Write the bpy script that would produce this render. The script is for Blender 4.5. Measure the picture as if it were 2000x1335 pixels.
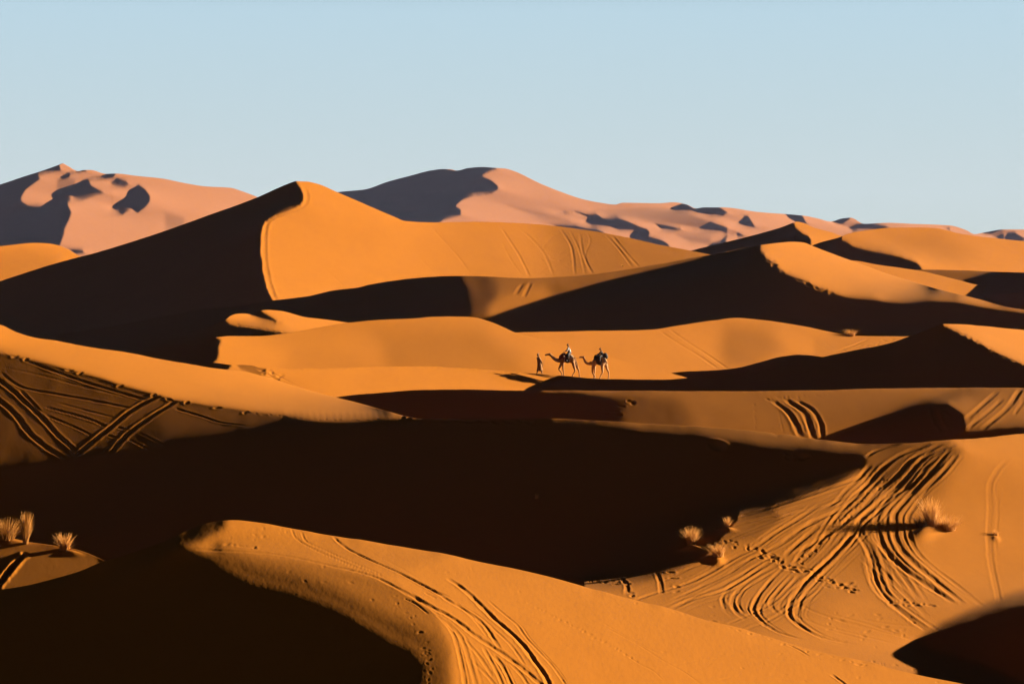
import bpy, math, random
import numpy as np
C = bpy.context.scene
for _o in list(bpy.data.objects): bpy.data.objects.remove(_o)

# ------------------------------------------------------------------ camera, sky, sun, exposure
F = 5556.0          # focal length in pixels of the 2000 px wide photograph (100 mm lens)
VH = 500.0          # picture row of the true horizon
ZC = 11.0           # camera height
SUN_EL, SUN_BACK = 12.0, 20.0   # degrees: height of the sun, and how far behind the side-on direction it stands
cam_d = bpy.data.cameras.new('camera'); cam = bpy.data.objects.new('camera', cam_d)
C.collection.objects.link(cam); C.camera = cam
cam.location = (0, 0, ZC); cam.rotation_euler = (math.radians(90), 0, 0)
cam_d.lens = 100.0; cam_d.sensor_width = 36.0
cam_d.shift_y = -(667.5 - VH) / 2000.0
cam_d.clip_start = 1.0; cam_d.clip_end = 30000.0

e, b_ = math.radians(SUN_EL), math.radians(SUN_BACK)
SUN = (math.cos(e) * math.cos(b_), math.cos(e) * math.sin(b_), math.sin(e))
W = bpy.data.worlds.new('World'); C.world = W; W.use_nodes = True
nt = W.node_tree; bg = nt.nodes['Background']
sky = nt.nodes.new('ShaderNodeTexSky'); sky.sky_type = 'NISHITA'; sky.sun_disc = False
sky.sun_elevation = e; sky.sun_rotation = math.radians(90 - SUN_BACK)
sky.air_density = 0.9; sky.dust_density = 0.6; sky.ozone_density = 1.2; sky.altitude = 700
# hand-set sky ramp: pale towards the horizon, cut dark above to deepen shadows
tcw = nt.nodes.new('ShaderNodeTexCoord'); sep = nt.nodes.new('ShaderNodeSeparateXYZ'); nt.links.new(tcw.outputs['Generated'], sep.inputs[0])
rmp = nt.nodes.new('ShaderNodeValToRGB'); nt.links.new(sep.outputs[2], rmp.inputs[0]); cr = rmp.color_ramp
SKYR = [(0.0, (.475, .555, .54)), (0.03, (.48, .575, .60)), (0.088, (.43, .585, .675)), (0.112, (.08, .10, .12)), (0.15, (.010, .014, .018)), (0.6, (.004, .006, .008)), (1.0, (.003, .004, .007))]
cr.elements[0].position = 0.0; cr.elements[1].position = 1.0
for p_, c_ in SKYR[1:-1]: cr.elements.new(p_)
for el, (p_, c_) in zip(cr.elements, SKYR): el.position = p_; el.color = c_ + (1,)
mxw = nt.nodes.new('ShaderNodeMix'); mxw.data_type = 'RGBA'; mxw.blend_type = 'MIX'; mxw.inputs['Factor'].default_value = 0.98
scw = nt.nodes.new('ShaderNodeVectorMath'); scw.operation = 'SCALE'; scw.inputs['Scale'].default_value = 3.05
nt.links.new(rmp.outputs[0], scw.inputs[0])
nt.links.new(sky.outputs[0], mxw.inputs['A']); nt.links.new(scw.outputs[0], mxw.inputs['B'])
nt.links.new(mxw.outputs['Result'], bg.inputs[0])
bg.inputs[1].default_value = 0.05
sl = bpy.data.lights.new('sun', 'SUN'); sun = bpy.data.objects.new('sun', sl); C.collection.objects.link(sun)
sl.energy = 5.0; sl.angle = math.radians(0.5); sl.color = (1.0, 0.79, 0.50)
from mathutils import Vector
sun.rotation_euler = Vector(SUN).to_track_quat('Z', 'Y').to_euler()
sun.location = (200, 100, 100)
C.view_settings.view_transform = 'Standard'; C.view_settings.look = 'None'
C.view_settings.exposure = 2.85; C.view_settings.gamma = 1.0
C.cycles.use_denoising = True; C.cycles.denoiser = 'OPENIMAGEDENOISE'; C.cycles.denoising_prefilter = 'ACCURATE'; C.cycles.denoising_input_passes = 'RGB_ALBEDO_NORMAL'; C.cycles.diffuse_bounces = 1; C.cycles.max_bounces = 4

# ------------------------------------------------------------------ numeric helpers
def pchip(pts, x):
    p = np.array(pts, float); X, Y = p[:, 0], p[:, 1]
    h = np.diff(X); d = np.diff(Y) / h
    m = np.zeros(len(X)); m[0], m[-1] = d[0], d[-1]
    for i in range(1, len(X) - 1):
        if d[i-1] * d[i] > 0:
            w1, w2 = 2*h[i] + h[i-1], h[i] + 2*h[i-1]
            m[i] = (w1 + w2) / (w1 / d[i-1] + w2 / d[i])
    xc = np.clip(x, X[0], X[-1]); k = np.clip(np.searchsorted(X, xc) - 1, 0, len(h) - 1)
    t = (xc - X[k]) / h[k]
    y = ((2*t**3 - 3*t*t + 1)*Y[k] + (t**3 - 2*t*t + t)*h[k]*m[k] + (-2*t**3 + 3*t*t)*Y[k+1] + (t**3 - t*t)*h[k]*m[k+1])
    return y

def sdist(poly, u, v):
    """signed distance in px to a polygon, positive inside"""
    P = np.array(poly, float); Q = np.roll(P, -1, 0)
    dmin = np.full(u.shape, 1e12); ins = np.zeros(u.shape, bool)
    for (x0, y0), (x1, y1) in zip(P, Q):
        ex, ey = x1 - x0, y1 - y0; L2 = ex*ex + ey*ey + 1e-9
        t = np.clip(((u - x0)*ex + (v - y0)*ey) / L2, 0, 1)
        dmin = np.minimum(dmin, (u - x0 - t*ex)**2 + (v - y0 - t*ey)**2)
        if y0 != y1:
            c = ((y0 > v) != (y1 > v)) & (u < (x1 - x0)*(v - y0)/(y1 - y0) + x0)
            ins ^= c
    d = np.sqrt(dmin); return np.where(ins, d, -d)

def vnoise(x, seed=0):
    r = np.random.RandomState(seed).rand(4096)
    i = np.floor(x).astype(int); f = x - i; f = f*f*(3 - 2*f)
    return r[i % 4096]*(1 - f) + r[(i + 1) % 4096]*f - 0.5

def vnoise2(x, y, seed=0):
    r = np.random.RandomState(seed).rand(256, 256)
    i = np.floor(x).astype(int); j = np.floor(y).astype(int); f = x - i; g = y - j
    f = f*f*f*(f*(6*f - 15) + 10); g = g*g*g*(g*(6*g - 15) + 10)
    a = r[i % 256, j % 256]; b = r[(i+1) % 256, j % 256]; c = r[i % 256, (j+1) % 256]; d = r[(i+1) % 256, (j+1) % 256]
    return (a*(1-f) + b*f)*(1-g) + (c*(1-f) + d*f)*g - 0.5

SB, CB, TE = math.sin(b_), math.cos(b_), math.tan(e)
def b2m(b): return TE - (TE + 0.30)*np.where(b > 0, np.abs(b)**1.1, b)          # sunlit brightness wanted -> slope along the sun's bearing

def solve(u, vt, vb, Nt, mfun, qfun, Dc, vis, w2=0.10, w3=0.08, w4=0.04, wA=0.02, its=8):
    """log depth of a dune face over picture columns u and rows vt..vb whose slopes give the wanted light
    (Gauss-Newton on the slope equations, block tridiagonal solve)"""
    n = len(u); t = np.linspace(0, 1, Nt); du = u[1] - u[0]; dt = t[1]
    h = vb - vt
    uc = 0.5*(u[1:] + u[:-1]); tc = 0.5*(t[1:] + t[:-1])
    vtc = 0.5*(vt[1:] + vt[:-1]); hc = 0.5*(h[1:] + h[:-1])
    dvt = np.diff(vt)/du; dh = np.diff(h)/du
    U, T = np.meshgrid(uc, tc, indexing='ij')
    V = vtc[:, None] + T*hc[:, None]
    M = mfun(U, V); Q0 = qfun(U, V); VI = vis(U, V)
    Wp = np.maximum(F*Q0 + (V - VH), 250)
    kv = (dvt[:, None] + T*dh[:, None]) / hc[:, None]
    one = np.ones_like(U)
    Lt = np.stack([-one, one, -one, one], -1)/(2*dt)
    Lv_ = Lt / hc[:, None, None]
    Lu_ = np.stack([-one, -one, one, one], -1)/(2*du) - Lt*kv[..., None]
    Luv_ = np.stack([one, -one, -one, one], -1)/(du*dt*hc[:, None, None])
    a = CB - (U - 1000)*SB/F; qsh = SB*(V - VH)/F
    dark = M > TE + 0.02; Mt = M.copy(); ii = np.arange(Nt - 1)
    def ap(S, L): return S[..., 0]*L[:-1, :-1] + S[..., 1]*L[:-1, 1:] + S[..., 2]*L[1:, :-1] + S[..., 3]*L[1:, 1:]
    # start: the plain facing slope
    g0 = np.zeros((n, Nt)); gw = np.interp(0, [0], [0])
    Wn = np.maximum(F*0.36 + (vt[:, None] + t[None]*h[:, None] - VH), 300)
    L = np.log(Dc)[:, None] - np.concatenate([np.zeros((n, 1)), np.cumsum((h*dt)[:, None]*2/(Wn[:, 1:] + Wn[:, :-1]), 1)], 1)
    for it in range(its):
        A = np.zeros((n, Nt, Nt)); B = np.zeros((n, Nt, Nt)); r = np.zeros((n, Nt))
        def add(S, rhs, w):
            S = S*w[..., None]; rhs = rhs*w
            P = S[..., :, None]*S[..., None, :]
            A[:-1, ii, ii] += P[..., 0, 0]; A[:-1, ii+1, ii+1] += P[..., 1, 1]
            A[:-1, ii, ii+1] += P[..., 0, 1]; A[:-1, ii+1, ii] += P[..., 0, 1]
            A[1:, ii, ii] += P[..., 2, 2]; A[1:, ii+1, ii+1] += P[..., 3, 3]
            A[1:, ii, ii+1] += P[..., 2, 3]; A[1:, ii+1, ii] += P[..., 2, 3]
            B[:-1, ii, ii] += P[..., 0, 2]; B[:-1, ii, ii+1] += P[..., 0, 3]
            B[:-1, ii+1, ii] += P[..., 1, 2]; B[:-1, ii+1, ii+1] += P[..., 1, 3]
            r[:-1, ii] += S[..., 0]*rhs; r[:-1, ii+1] += S[..., 1]*rhs
            r[1:, ii] += S[..., 2]*rhs; r[1:, ii+1] += S[..., 3]*rhs
        Lv = np.minimum(ap(Lv_, L), -1/9000.0); Lu = ap(Lu_, L)
        mc = (a*Lu - SB/F)/Lv
        m_now = mc - qsh
        Mt = np.where(dark, np.clip(m_now, np.minimum(M, TE + 0.08), M + 0.25), M)
        R = mc - (Mt + qsh)
        wr = VI/np.sqrt(1 + (R/0.25)**2)
        row = (a[..., None]*Lu_ - mc[..., None]*Lv_)/Lv[..., None]
        add(row, ap(row, L) - R, wr)
        row = Lv_/Lv[..., None]
        lw = np.log(-Lv*Wp)
        add(row, ap(row, L) - lw, one*w2)
        # relative change of steepness from place to place
        sc = 1/np.maximum(-Lv, 1/6000.0)
        add(Luv_, 0*one, sc*w4*12)
        w = w3*np.interp(u, uc, sc.mean(1))*8/(h*dt)**2
        k = np.arange(1, Nt - 1); st = (1, -2, 1)
        for p_ in range(3):
            for q_ in range(3):
                A[:, k - 1 + p_, k - 1 + q_] += (st[p_]*st[q_]*w*w)[:, None]
        A[:, 0, 0] += wA**2; r[:, 0] += wA*wA*np.log(Dc)
        lam = 3e-2 if it < 2 else 3e-3
        dg = np.arange(Nt); A[:, dg, dg] += lam; r += lam*L
        G = np.zeros_like(B); y = np.zeros_like(r)
        for j in range(n):
            if j: Ai = A[j] - B[j-1].T @ G[j-1]; rj = r[j] - B[j-1].T @ y[j-1]
            else: Ai = A[0]; rj = r[0]
            X = np.linalg.solve(Ai, np.concatenate([B[j], rj[:, None]], 1)); G[j] = X[:, :-1]; y[j] = X[:, -1]
        Ln = np.zeros((n, Nt)); Ln[-1] = y[-1]
        for j in range(n - 2, -1, -1): Ln[j] = y[j] - G[j] @ Ln[j+1]
        L = Ln if it > 2 else 0.6*Ln + 0.4*L
        # keep every row in front of the one above it
        d = np.minimum(np.diff(L, axis=1), -(h*dt)[:, None]/7000.0)
        L = np.concatenate([L[:, :1], L[:, :1] + np.cumsum(d, 1)], 1)
    return L

def cubic(Fm, x0, dx, x, axis):
    """Catmull-Rom resample of a regular grid along one axis"""
    Fm = np.moveaxis(Fm, axis, 0); n = Fm.shape[0]
    s = (x - x0)/dx; k = np.clip(np.floor(s).astype(int), 0, n - 2); f = np.clip(s - k, 0, 1)
    km, k2 = np.maximum(k - 1, 0), np.minimum(k + 2, n - 1)
    f = f.reshape((-1,) + (1,)*(Fm.ndim - 1))
    p0, p1, p2, p3 = Fm[km], Fm[k], Fm[k+1], Fm[k2]
    o = p1 + 0.5*f*(p2 - p0 + f*(2*p0 - 5*p1 + 4*p2 - p3 + f*(3*(p1 - p2) + p3 - p0)))
    return np.moveaxis(o, 0, axis)
#@@LAYERS
# ------------------------------------------------------------------ the dunes, front to back
DK = -0.30
def Z(ox, oy, s, pts): return [(ox + x/s, oy + y/s) for x, y in pts]
U0, U1 = -220, 2220
LAY = []
def layer(**k): LAY.append(k)

creaseA = [(382,1072),(465,1074),(569,1088),(657,1106),(726,1124),(767,1140),(850,1192)]
termA = [(410,1093),(432,1113),(492,1137),(575,1157),(657,1187),(712,1217),(767,1250),(809,1269),(832,1297),(829,1335),(835,1500)]
layer(key='A', opt=dict(wA=.15), D=[(-420,48),(0,52),(200,54),(400,58.5),(450,60),(700,58.5),(1300,52),(2420,44)], base=.80, du=1.6, rows=230,
  sil=[(-420,1210),(0,1151),(60,1140.5),(105,1129),(150,1116),(200,1096),(250,1080),(300,1063),(336,1049),(369,1033),(404,1021),(430,1016.5),(454,1015),(492,1018),(561,1029),(649,1045),(740,1059),(800,1068),(850,1076),(935,1094),(1002,1109),(1070,1125),(1160,1149),(1250,1173),(1317,1190),(1385,1212),(1452,1227),(1520,1248),(1587,1269),(1632,1280),(1700,1294),(1740,1306),(1800,1320),(1870,1334),(2000,1362),(2420,1440)],
  paint=[([(430,1000),(700,1040),(900,1075),(760,1125),(657,1095),(465,1066),(380,1066)], .72, 14),
         (creaseA + [(880,1260),(890,1500)] + [(x-8,y+6) for x,y in termA[::-1]], .40, 12),
         ([(x+14,y-34) for x,y in termA[:6]] + [(850,1240),(868,1275),(872,1335),(872,1500)] + termA[::-1], .13, 22),
         ([(-420,900),(300,1000),(395,1000),(437,1010),(436,1028),(410,1040),(393,1050),(350,1062),(382,1076)] + termA[:2] + [(x-4,y+3) for x,y in termA[2:]] + [(-420,1500)], DK, 18),
         ([(170,1060),(300,1020),(395,1000),(437,1010),(428,1036),(350,1058),(300,1076),(200,1112)], .05, 5)])

layer(key='B2', D=[(-420,76),(2420,74)], base=.2, du=2, rows=60,
  sil=[(-420,1015),(0,1047),(60,1058),(100,1064),(150,1074),(190,1088),(215,1104),(300,1160),(500,1260),(2420,1500)],
  paint=[([(-420,1000),(400,1000),(400,1085),(150,1078),(0,1052)], .08, 10)])

creaseB = [(0,689),(67,703),(135,721),(193,736),(236,751),(292,766),(337,779),(400,789),(425,792),(487,800),(550,806),(612,809),(700,812),(823,817)]
layer(key='B', D=[(-420,118),(0,120),(600,128),(1500,132),(2420,120)], base=DK, du=1.6, rows=300,
  sil=[(-420,600),(-200,600),(0,634),(33,649),(62,658),(107,664.5),(165,676),(247,688),(330,704),(371,711),(412,718),(450,722),(475,725),(500,731),(536,740),(577,754),(659,776),(700,786),(760,803),(823,817),(897,816),(992,817),(1083,817),(1144,820.5),(1227,825),(1362,833),(1440,839),(1505,845),(1520,849),(1535,848),(1561,853),(1625,861),(1700,867),(1775,865),(1850,859),(1925,854),(2000,846),(2420,800)],
  paint=[([(-420,400),(823,400),(823,818)] + creaseB[::-1][1:] + [(-420,640)], .92, 3),
         ([(-420,640)] + creaseB[:11] + [(560,820),(505,835),(400,855),(350,862),(281,878),(202,887),(135,898),(56,910),(0,918),(-420,990)], .10, 9),
         ([(1060,790),(1770,790),(1745,880),(1640,886),(1500,876),(1350,853),(1200,838),(1080,826)], .26, 20),
         ([(1140,1130),(1220,1124),(1285,1115),(1330,1103),(1375,1088),(1402,1062),(1440,1017),(1445,1000),(1550,976),(1624,949),(1690,912),(1800,850),(2420,780),(2420,1500),(1140,1500)], .50, 6),
         ([(1400,1075),(1400,1060),(1440,1015),(1445,1000),(1500,990),(1530,1010),(1480,1050)], .28, 8),
         ([(1845,840),(2420,780),(2420,1300),(1850,1200),(1790,1100),(1800,1000),(1840,960),(1885,900)], .72, 25),
         ([(1700,1150),(2000,1100),(2420,1100),(2420,1500),(1600,1500),(1500,1240)], .62, 30),
         ([(1680,862),(1850,862),(1880,880),(1830,935),(1790,960),(1700,950),(1690,900)], .12, 14),
         ([(0,1062),(60,1072),(150,1070),(210,1093),(150,1130),(0,1160),(-420,1250),(-420,1000),(0,1040)], .22, 6),
         ([(2420,1230),(2120,1170),(2010,1172),(1950,1184),(1890,1200),(1845,1218),(1812,1236),(1795,1250),(1815,1268),(1870,1284),(1910,1296),(1970,1322),(1995,1335),(2100,1400),(2420,1500)], DK, 15)],
  q=[([(-420,400),(823,400),(823,818)] + creaseB[::-1][1:] + [(-420,640)], .12, 4),
     ([(1140,1130),(1400,1062),(1700,1150),(2420,1150),(2420,1500),(1140,1500)], .12, 50)])

layer(key='C', D=[(-420,170),(1300,176),(2420,170)], base=DK, du=2, rows=60,
  sil=[(-420,860),(400,830),(600,795),(658,775),(691,771),(753,765.7),(815,761.5),(897,760),(1000,762.4),(1103,762),(1250,763),(1437,763.7),(1587,762),(1700,759),(1850,757.4),(2000,757),(2420,752)],
  paint=[([(1150,740),(2420,720),(2420,950),(1200,900),(1250,830),(1285,800),(1240,782),(1150,772)], .30, 24),
         ([(1215,768),(1320,774),(1345,830),(1290,880),(1190,880)], .15, 30),
         ([(1030,745),(2420,730),(2420,768),(1500,772),(1250,771),(1060,767)], .34, 6),
         ([(1870,700),(2420,700),(2420,950),(1886,900)], .36, 8),
         ([(1625,861),(1692,827),(1737,812),(1786,797),(1820,790),(1850,788),(1880,809),(1885,831),(1884,844),(1840,900),(1600,900)], DK, 6),
         ([(1780,862),(1887,844),(2000,831),(2420,770),(2420,950),(1700,950)], DK, 3)])

creaseD = [(1843,635),(1870,647),(1888,656),(1915,670),(1937,683),(1960,694),(2000,711)]
layer(key='D', tv=3, lee=.05, D=[(-420,180),(500,200),(760,211),(900,218),(1045,226),(1100,228),(1835,234),(2420,240)], opt=dict(wA=1.2), base=.86, du=2, rows=110,
  sil=[(-420,780),(300,722),(375,711),(412,708),(450,712),(487,713),(517,719),(550,719),(600,719),(650,718),(732,716),(835,715),(885,717.5),(938,721),(1000,725),(1045,729.4),(1099,733.5),(1165,739),(1227,740.5),(1293,741),(1340,738),(1362,735.6),(1437,728),(1512,717),(1569,706),(1606,697),(1662,685),(1737,670),(1775,657),(1812,643),(1835,634),(1843,632),(1870,632.6),(1915,636),(2000,644),(2420,690)],
  paint=[([(550,700),(1060,715),(1060,740),(800,728),(550,730)], .85, 6),
         ([(455,700),(500,705),(524,722),(512,735),(470,722)], .38, 2),
         ([(-420,600),(450,690),(452,714),(440,726),(440,900),(-420,900)], DK, 3),
         ([(1110,690),(1092,733),(1080,740),(1060,750),(1036,761),(1020,800),(2420,900),(2420,850)] + creaseD[::-1] + [(1835,610),(1400,690)], DK, 3.5),
         ([(1838,610),(2420,600),(2420,850)] + creaseD[::-1], .95, 2)],
  q=[([(1838,610),(2420,600),(2420,850)] + creaseD[::-1], .14, 3)])

layer(key='E', tv=3, D=[(-420,262),(900,250),(2420,250)], base=.74, du=2, rows=90,
  sil=[(-420,760),(250,692),(330,674),(400,661),(425,658),(450,656),(500,656),(557,651),(625,639),(685,629),(720,626),(812,621),(861,618),(903,618),(928,619.5),(949,625),(984,639),(1009,650),(1055,662),(1143,685),(1196,699),(1249,713),(1319,731),(1345,738),(1420,765),(2420,860)],
  paint=[([(420,640),(500,660),(560,690),(540,740),(400,740)], .92, 22),
         ([(740,650),(930,650),(1010,690),(1020,730),(760,720)], .56, 28),
         ([(960,600),(1400,740),(1100,740),(1060,705),(960,650)], .82, 12),
         ([(-420,500),(418,640),(422,659),(432,665),(426,677),(427,690),(424,702),(412,712),(412,800),(-420,800)], DK, 4)])

layer(key='F1', tv=2, D=[(-420,268),(2420,266)], base=DK, du=2.5, rows=24,
  sil=[(-420,1000),(1200,765),(1300,731),(1321,726.5),(1400,722),(1437,718.5),(1482,707.5),(1527,696),(1561,692),(1585,693.5),(1615,699),(1680,715),(2420,900)], paint=[])

layer(key='F', tv=3, D=[(-420,290),(1400,285),(2420,290)], base=.76, du=2, rows=80,
  sil=[(-420,720),(900,662),(980,651),(1008,649),(1107,647),(1209,645),(1273,643.5),(1311,637.6),(1357,630),(1400,624.5),(1438,620.5),(1491,625),(1570,637),(1637,650.5),(1676,655.5),(1777,656.5),(2420,690)],
  paint=[([(1420,640),(1500,640),(1530,680),(1480,710),(1420,720),(1400,680)], .48, 22),
         ([(1590,660),(1790,655),(1790,700),(1590,700)], .62, 8)])

layer(key='F2', su=2.5, tv=2, opt=dict(wA=.6), D=[(-420,272),(690,270),(2420,290)], base=DK, du=2, rows=60,
  sil=[(-420,770),(100,715),(250,687),(300,672),(375,650),(440,624),(450,616),(462,612.5),(475,612),(487,613),(497,609.5),(507,607),(522,605),(550,607),(592,618),(650,625.5),(682,630),(760,655),(900,720),(2420,1000)],
  paint=[([(440,626),(457,590),(760,590),(760,660),(557,650),(512,641),(475,637),(450,634)], .95, 4.5),
         ([(500,606),(510,608),(532,620),(560,631),(537,628),(507,620),(488,614)], DK, 1.2)],
  q=[([(440,626),(457,590),(760,590),(760,660),(557,650),(512,641),(475,637),(450,634)], .12, 3)])

creaseG = [(1475,486),(1491,494),(1498,506),(1516,517),(1531,532.6),(1558,543),(1576,550.6),(1592,559.6),(1626,572),(1648,577.5),(1700,580),(1722,583),(1810,584),(1863,588),(1899,594),(1951,603),(2000,610)]
silG = [(-420,720),(0,668),(200,640),(340,614),(400,603),(462,598),(532,586.5),(599,578.6),(650,567),(700,561),(720,556),(791,545),(847,540),(903,538.5),(967,540.5),(1034,543),(1087,540.5),(1143,537),(1213,528),(1266,519),(1308,512),(1350,503.5),(1388,497.5),(1441,486),(1470,481),(1480,479),(1511,475),(1546,472),(1568,473),(1585,479.6),(1625,495),(1667,510),(1735,535),(1825,562),(1915,585),(1964,599),(2000,604.5),(2100,625),(2420,690)]
layer(key='G', su=2440/800, tv=2.6, D=[(-420,360),(900,345),(1500,350),(2420,355)], base=DK, du=2, rows=110, sil=silG,
  paint=[([(890,520),(1482,460),(1474,485),(1451,500),(1400,515),(1337,531),(1245,552),(1158,574),(1097,588),(1056,601),(1026,612),(982,639),(955,660),(938,615),(942,593),(922,562)], .36, 18),
         ([(900,520),(955,525),(995,575),(990,620),(950,660),(915,640)], .16, 26),
         ([(975,575),(1060,560),(1090,585),(1026,610),(980,639),(955,630),(955,600)], .62, 14),
         ([(1478,440),(1570,440),(2420,600),(2420,690)] + creaseG[::-1], .97, 5),
         ([(1540,622),(1610,622),(1610,642),(1560,640)], .10, 7)],
  q=[([(1478,440),(1570,440),(2420,600),(2420,690)] + creaseG[::-1], .12, 3),
     ([(1560,900),(1560,552)] + creaseG[7:] + [(2420,690),(2420,900)], .55, 3)])

layer(key='G2', D=[(-420,400),(2420,392)], base=.78, du=2, rows=50,
  sil=[(-420,760),(1300,600),(1560,520),(1667,509),(1712,516.5),(1793,528),(1870,546),(1915,556),(1944,553),(2000,549.5),(2420,530)],
  paint=[([(1925,500),(2420,480),(2420,570),(1946,565),(1930,560)], .5, 3),
         ([(1946,564),(1910,583),(1895,700),(2420,700),(2420,560)], .20, 3)])
creaseH = [(577,354),(588,368),(593,386),(588,400),(570,410),(539,421),(518,431),(510.5,449),(509,491),(514,533.5),(521,562),(532,586)]
layer(key='H', D=[(-420,445),(583,430),(1400,450),(2420,450)], base=.97, du=2, rows=130,
  sil=[(-420,700),(0,549),(116,512),(197,490.6),(317,452.5),(405,421),(493,389),(549,364.5),(570,356),(577.5,354),(598.6,354.6),(620,359),(658,375),(700,393),(741,411),(773,424.4),(791,431.5),(847,434),(939,433),(1002,435),(1072,440),(1143,449),(1213,461),(1284,477),(1347,489),(1386,497),(1500,530),(2420,760)],
  paint=[([(850,400),(1500,400),(1500,700),(900,700)], .76, 90),
         ([(1060,400),(1500,400),(1500,700),(1100,700)], .47, 60),
         ([(-420,200),(577,300)] + creaseH + [(540,900),(-420,900)], DK, 1.5)])

layer(key='I3', D=[(-420,440),(2420,460)], base=.25, du=2.5, rows=40,
  sil=[(-420,760),(1500,600),(1740,540),(1802,526),(1850,527),(1892,528),(1960,531),(2000,532),(2420,540)],
  paint=[([(1885,548),(1926,537),(1960,528),(2420,500),(2420,700),(1880,700)], DK, 4)])

layer(key='I2', D=[(-420,480),(2420,482)], base=.82, du=2, rows=60,
  sil=[(-420,720),(1350,580),(1500,520),(1582,481),(1600,474),(1643,462),(1654,457),(1690,450),(1735,445),(1791,444),(1825,445),(1847,449),(1870,455),(1915,462),(1944,465),(2000,471),(2420,500)],
  paint=[([(1720,460),(1830,455),(1920,500),(1850,510),(1760,480)], .64, 18),
         ([(1350,700),(1350,430),(1643,440),(1644,470),(1656,474),(1665,481),(1694,488),(1730,494),(1757,501),(1789,511),(1798,521),(1802,529),(1800,650)], DK, 2)])
layer(key='I1', D=[(-420,620),(2420,610)], base=.9, du=2, rows=50,
  sil=[(-420,760),(1200,535),(1347,490),(1412,474),(1480,457),(1525,444),(1549,435),(1556,432.6),(1565,434),(1592,445),(1626,454),(1644,461),(1700,480),(2420,700)],
  paint=[([(-420,900),(-420,300),(1549,420),(1550,437),(1554,445),(1565,454),(1579,461),(1583,467),(1584,485),(1584,900)], DK, 2)])

layer(key='K', D=[(-420,640),(2420,640)], base=.95, du=3, rows=40,
  sil=[(-420,490),(0,480),(67,474),(97,475.5),(117,480),(135,488),(157,501),(220,530),(2420,900)],
  paint=[([(-420,500),(60,490),(115,500),(110,560),(-420,600)], .68, 14)])

RZ = lambda p: Z(0, 280, 4.45, p)
layer(key='J1', su=2.5, tv=2, opt=dict(w3=.06, w4=.03, w2=.09), D=[(-420,2700),(2420,2700)], base=.84, du=2, rows=100,
  sil=[(-420,470),(0,360),(45,345),(90,330.6),(115,321.6),(122,319),(130,322.7),(153,334),(164,332),(177,332),(207,339.6),(225,339),(270,344),(315,348.5),(360,357.5),(400,364),(451,367),(468,372),(493,381),(560,410),(700,450),(2420,700)],
  paint=[(RZ([(500,300),(650,310),(650,380),(490,430)]), .45, 4), (RZ([(1430,600),(1600,640),(1600,760),(1440,760)]), .55, 6),
    (RZ([(-2000,800),(-2000,100),(510,165),(515,190),(530,235),(480,240),(380,255),(295,270),(355,300),(300,340),(220,400),(180,470),(185,510),(240,540),(390,535),(460,490),(500,440),(600,410),(680,360),(720,320),(770,325),(790,370),(850,400),(970,425),(850,450),(720,490),(620,495),(582,515),(600,560),(620,600),(600,660),(560,740),(550,800),(515,885),(300,1200),(-2000,1200)]), DK, 1.3),
    (RZ([(1200,360),(1260,400),(1305,460),(1300,510),(1260,560),(1200,600),(1150,570),(1070,605),(965,580),(1030,520),(1120,460),(1130,420)]), DK, 1.2),
    (RZ([(520,290),(600,250),(740,225),(755,245),(700,255),(610,262),(600,290),(560,300)]), DK, 1),
    (RZ([(760,295),(900,285),(940,262),(1010,260),(980,300),(880,305)]), DK, 1),
    (RZ([(1040,310),(1100,330),(1120,360),(1080,380),(1000,370),(960,350),(1010,300)]), .0, 2),
    (RZ([(580,915),(720,920),(730,950),(660,958)]), DK, 1.2)])
R5 = lambda p: Z(600, 300, 4.45, p)
R7 = lambda p: Z(980, 360, 3.926, p)
R1 = lambda p: Z(1600, 400, 4.45, p)
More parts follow.
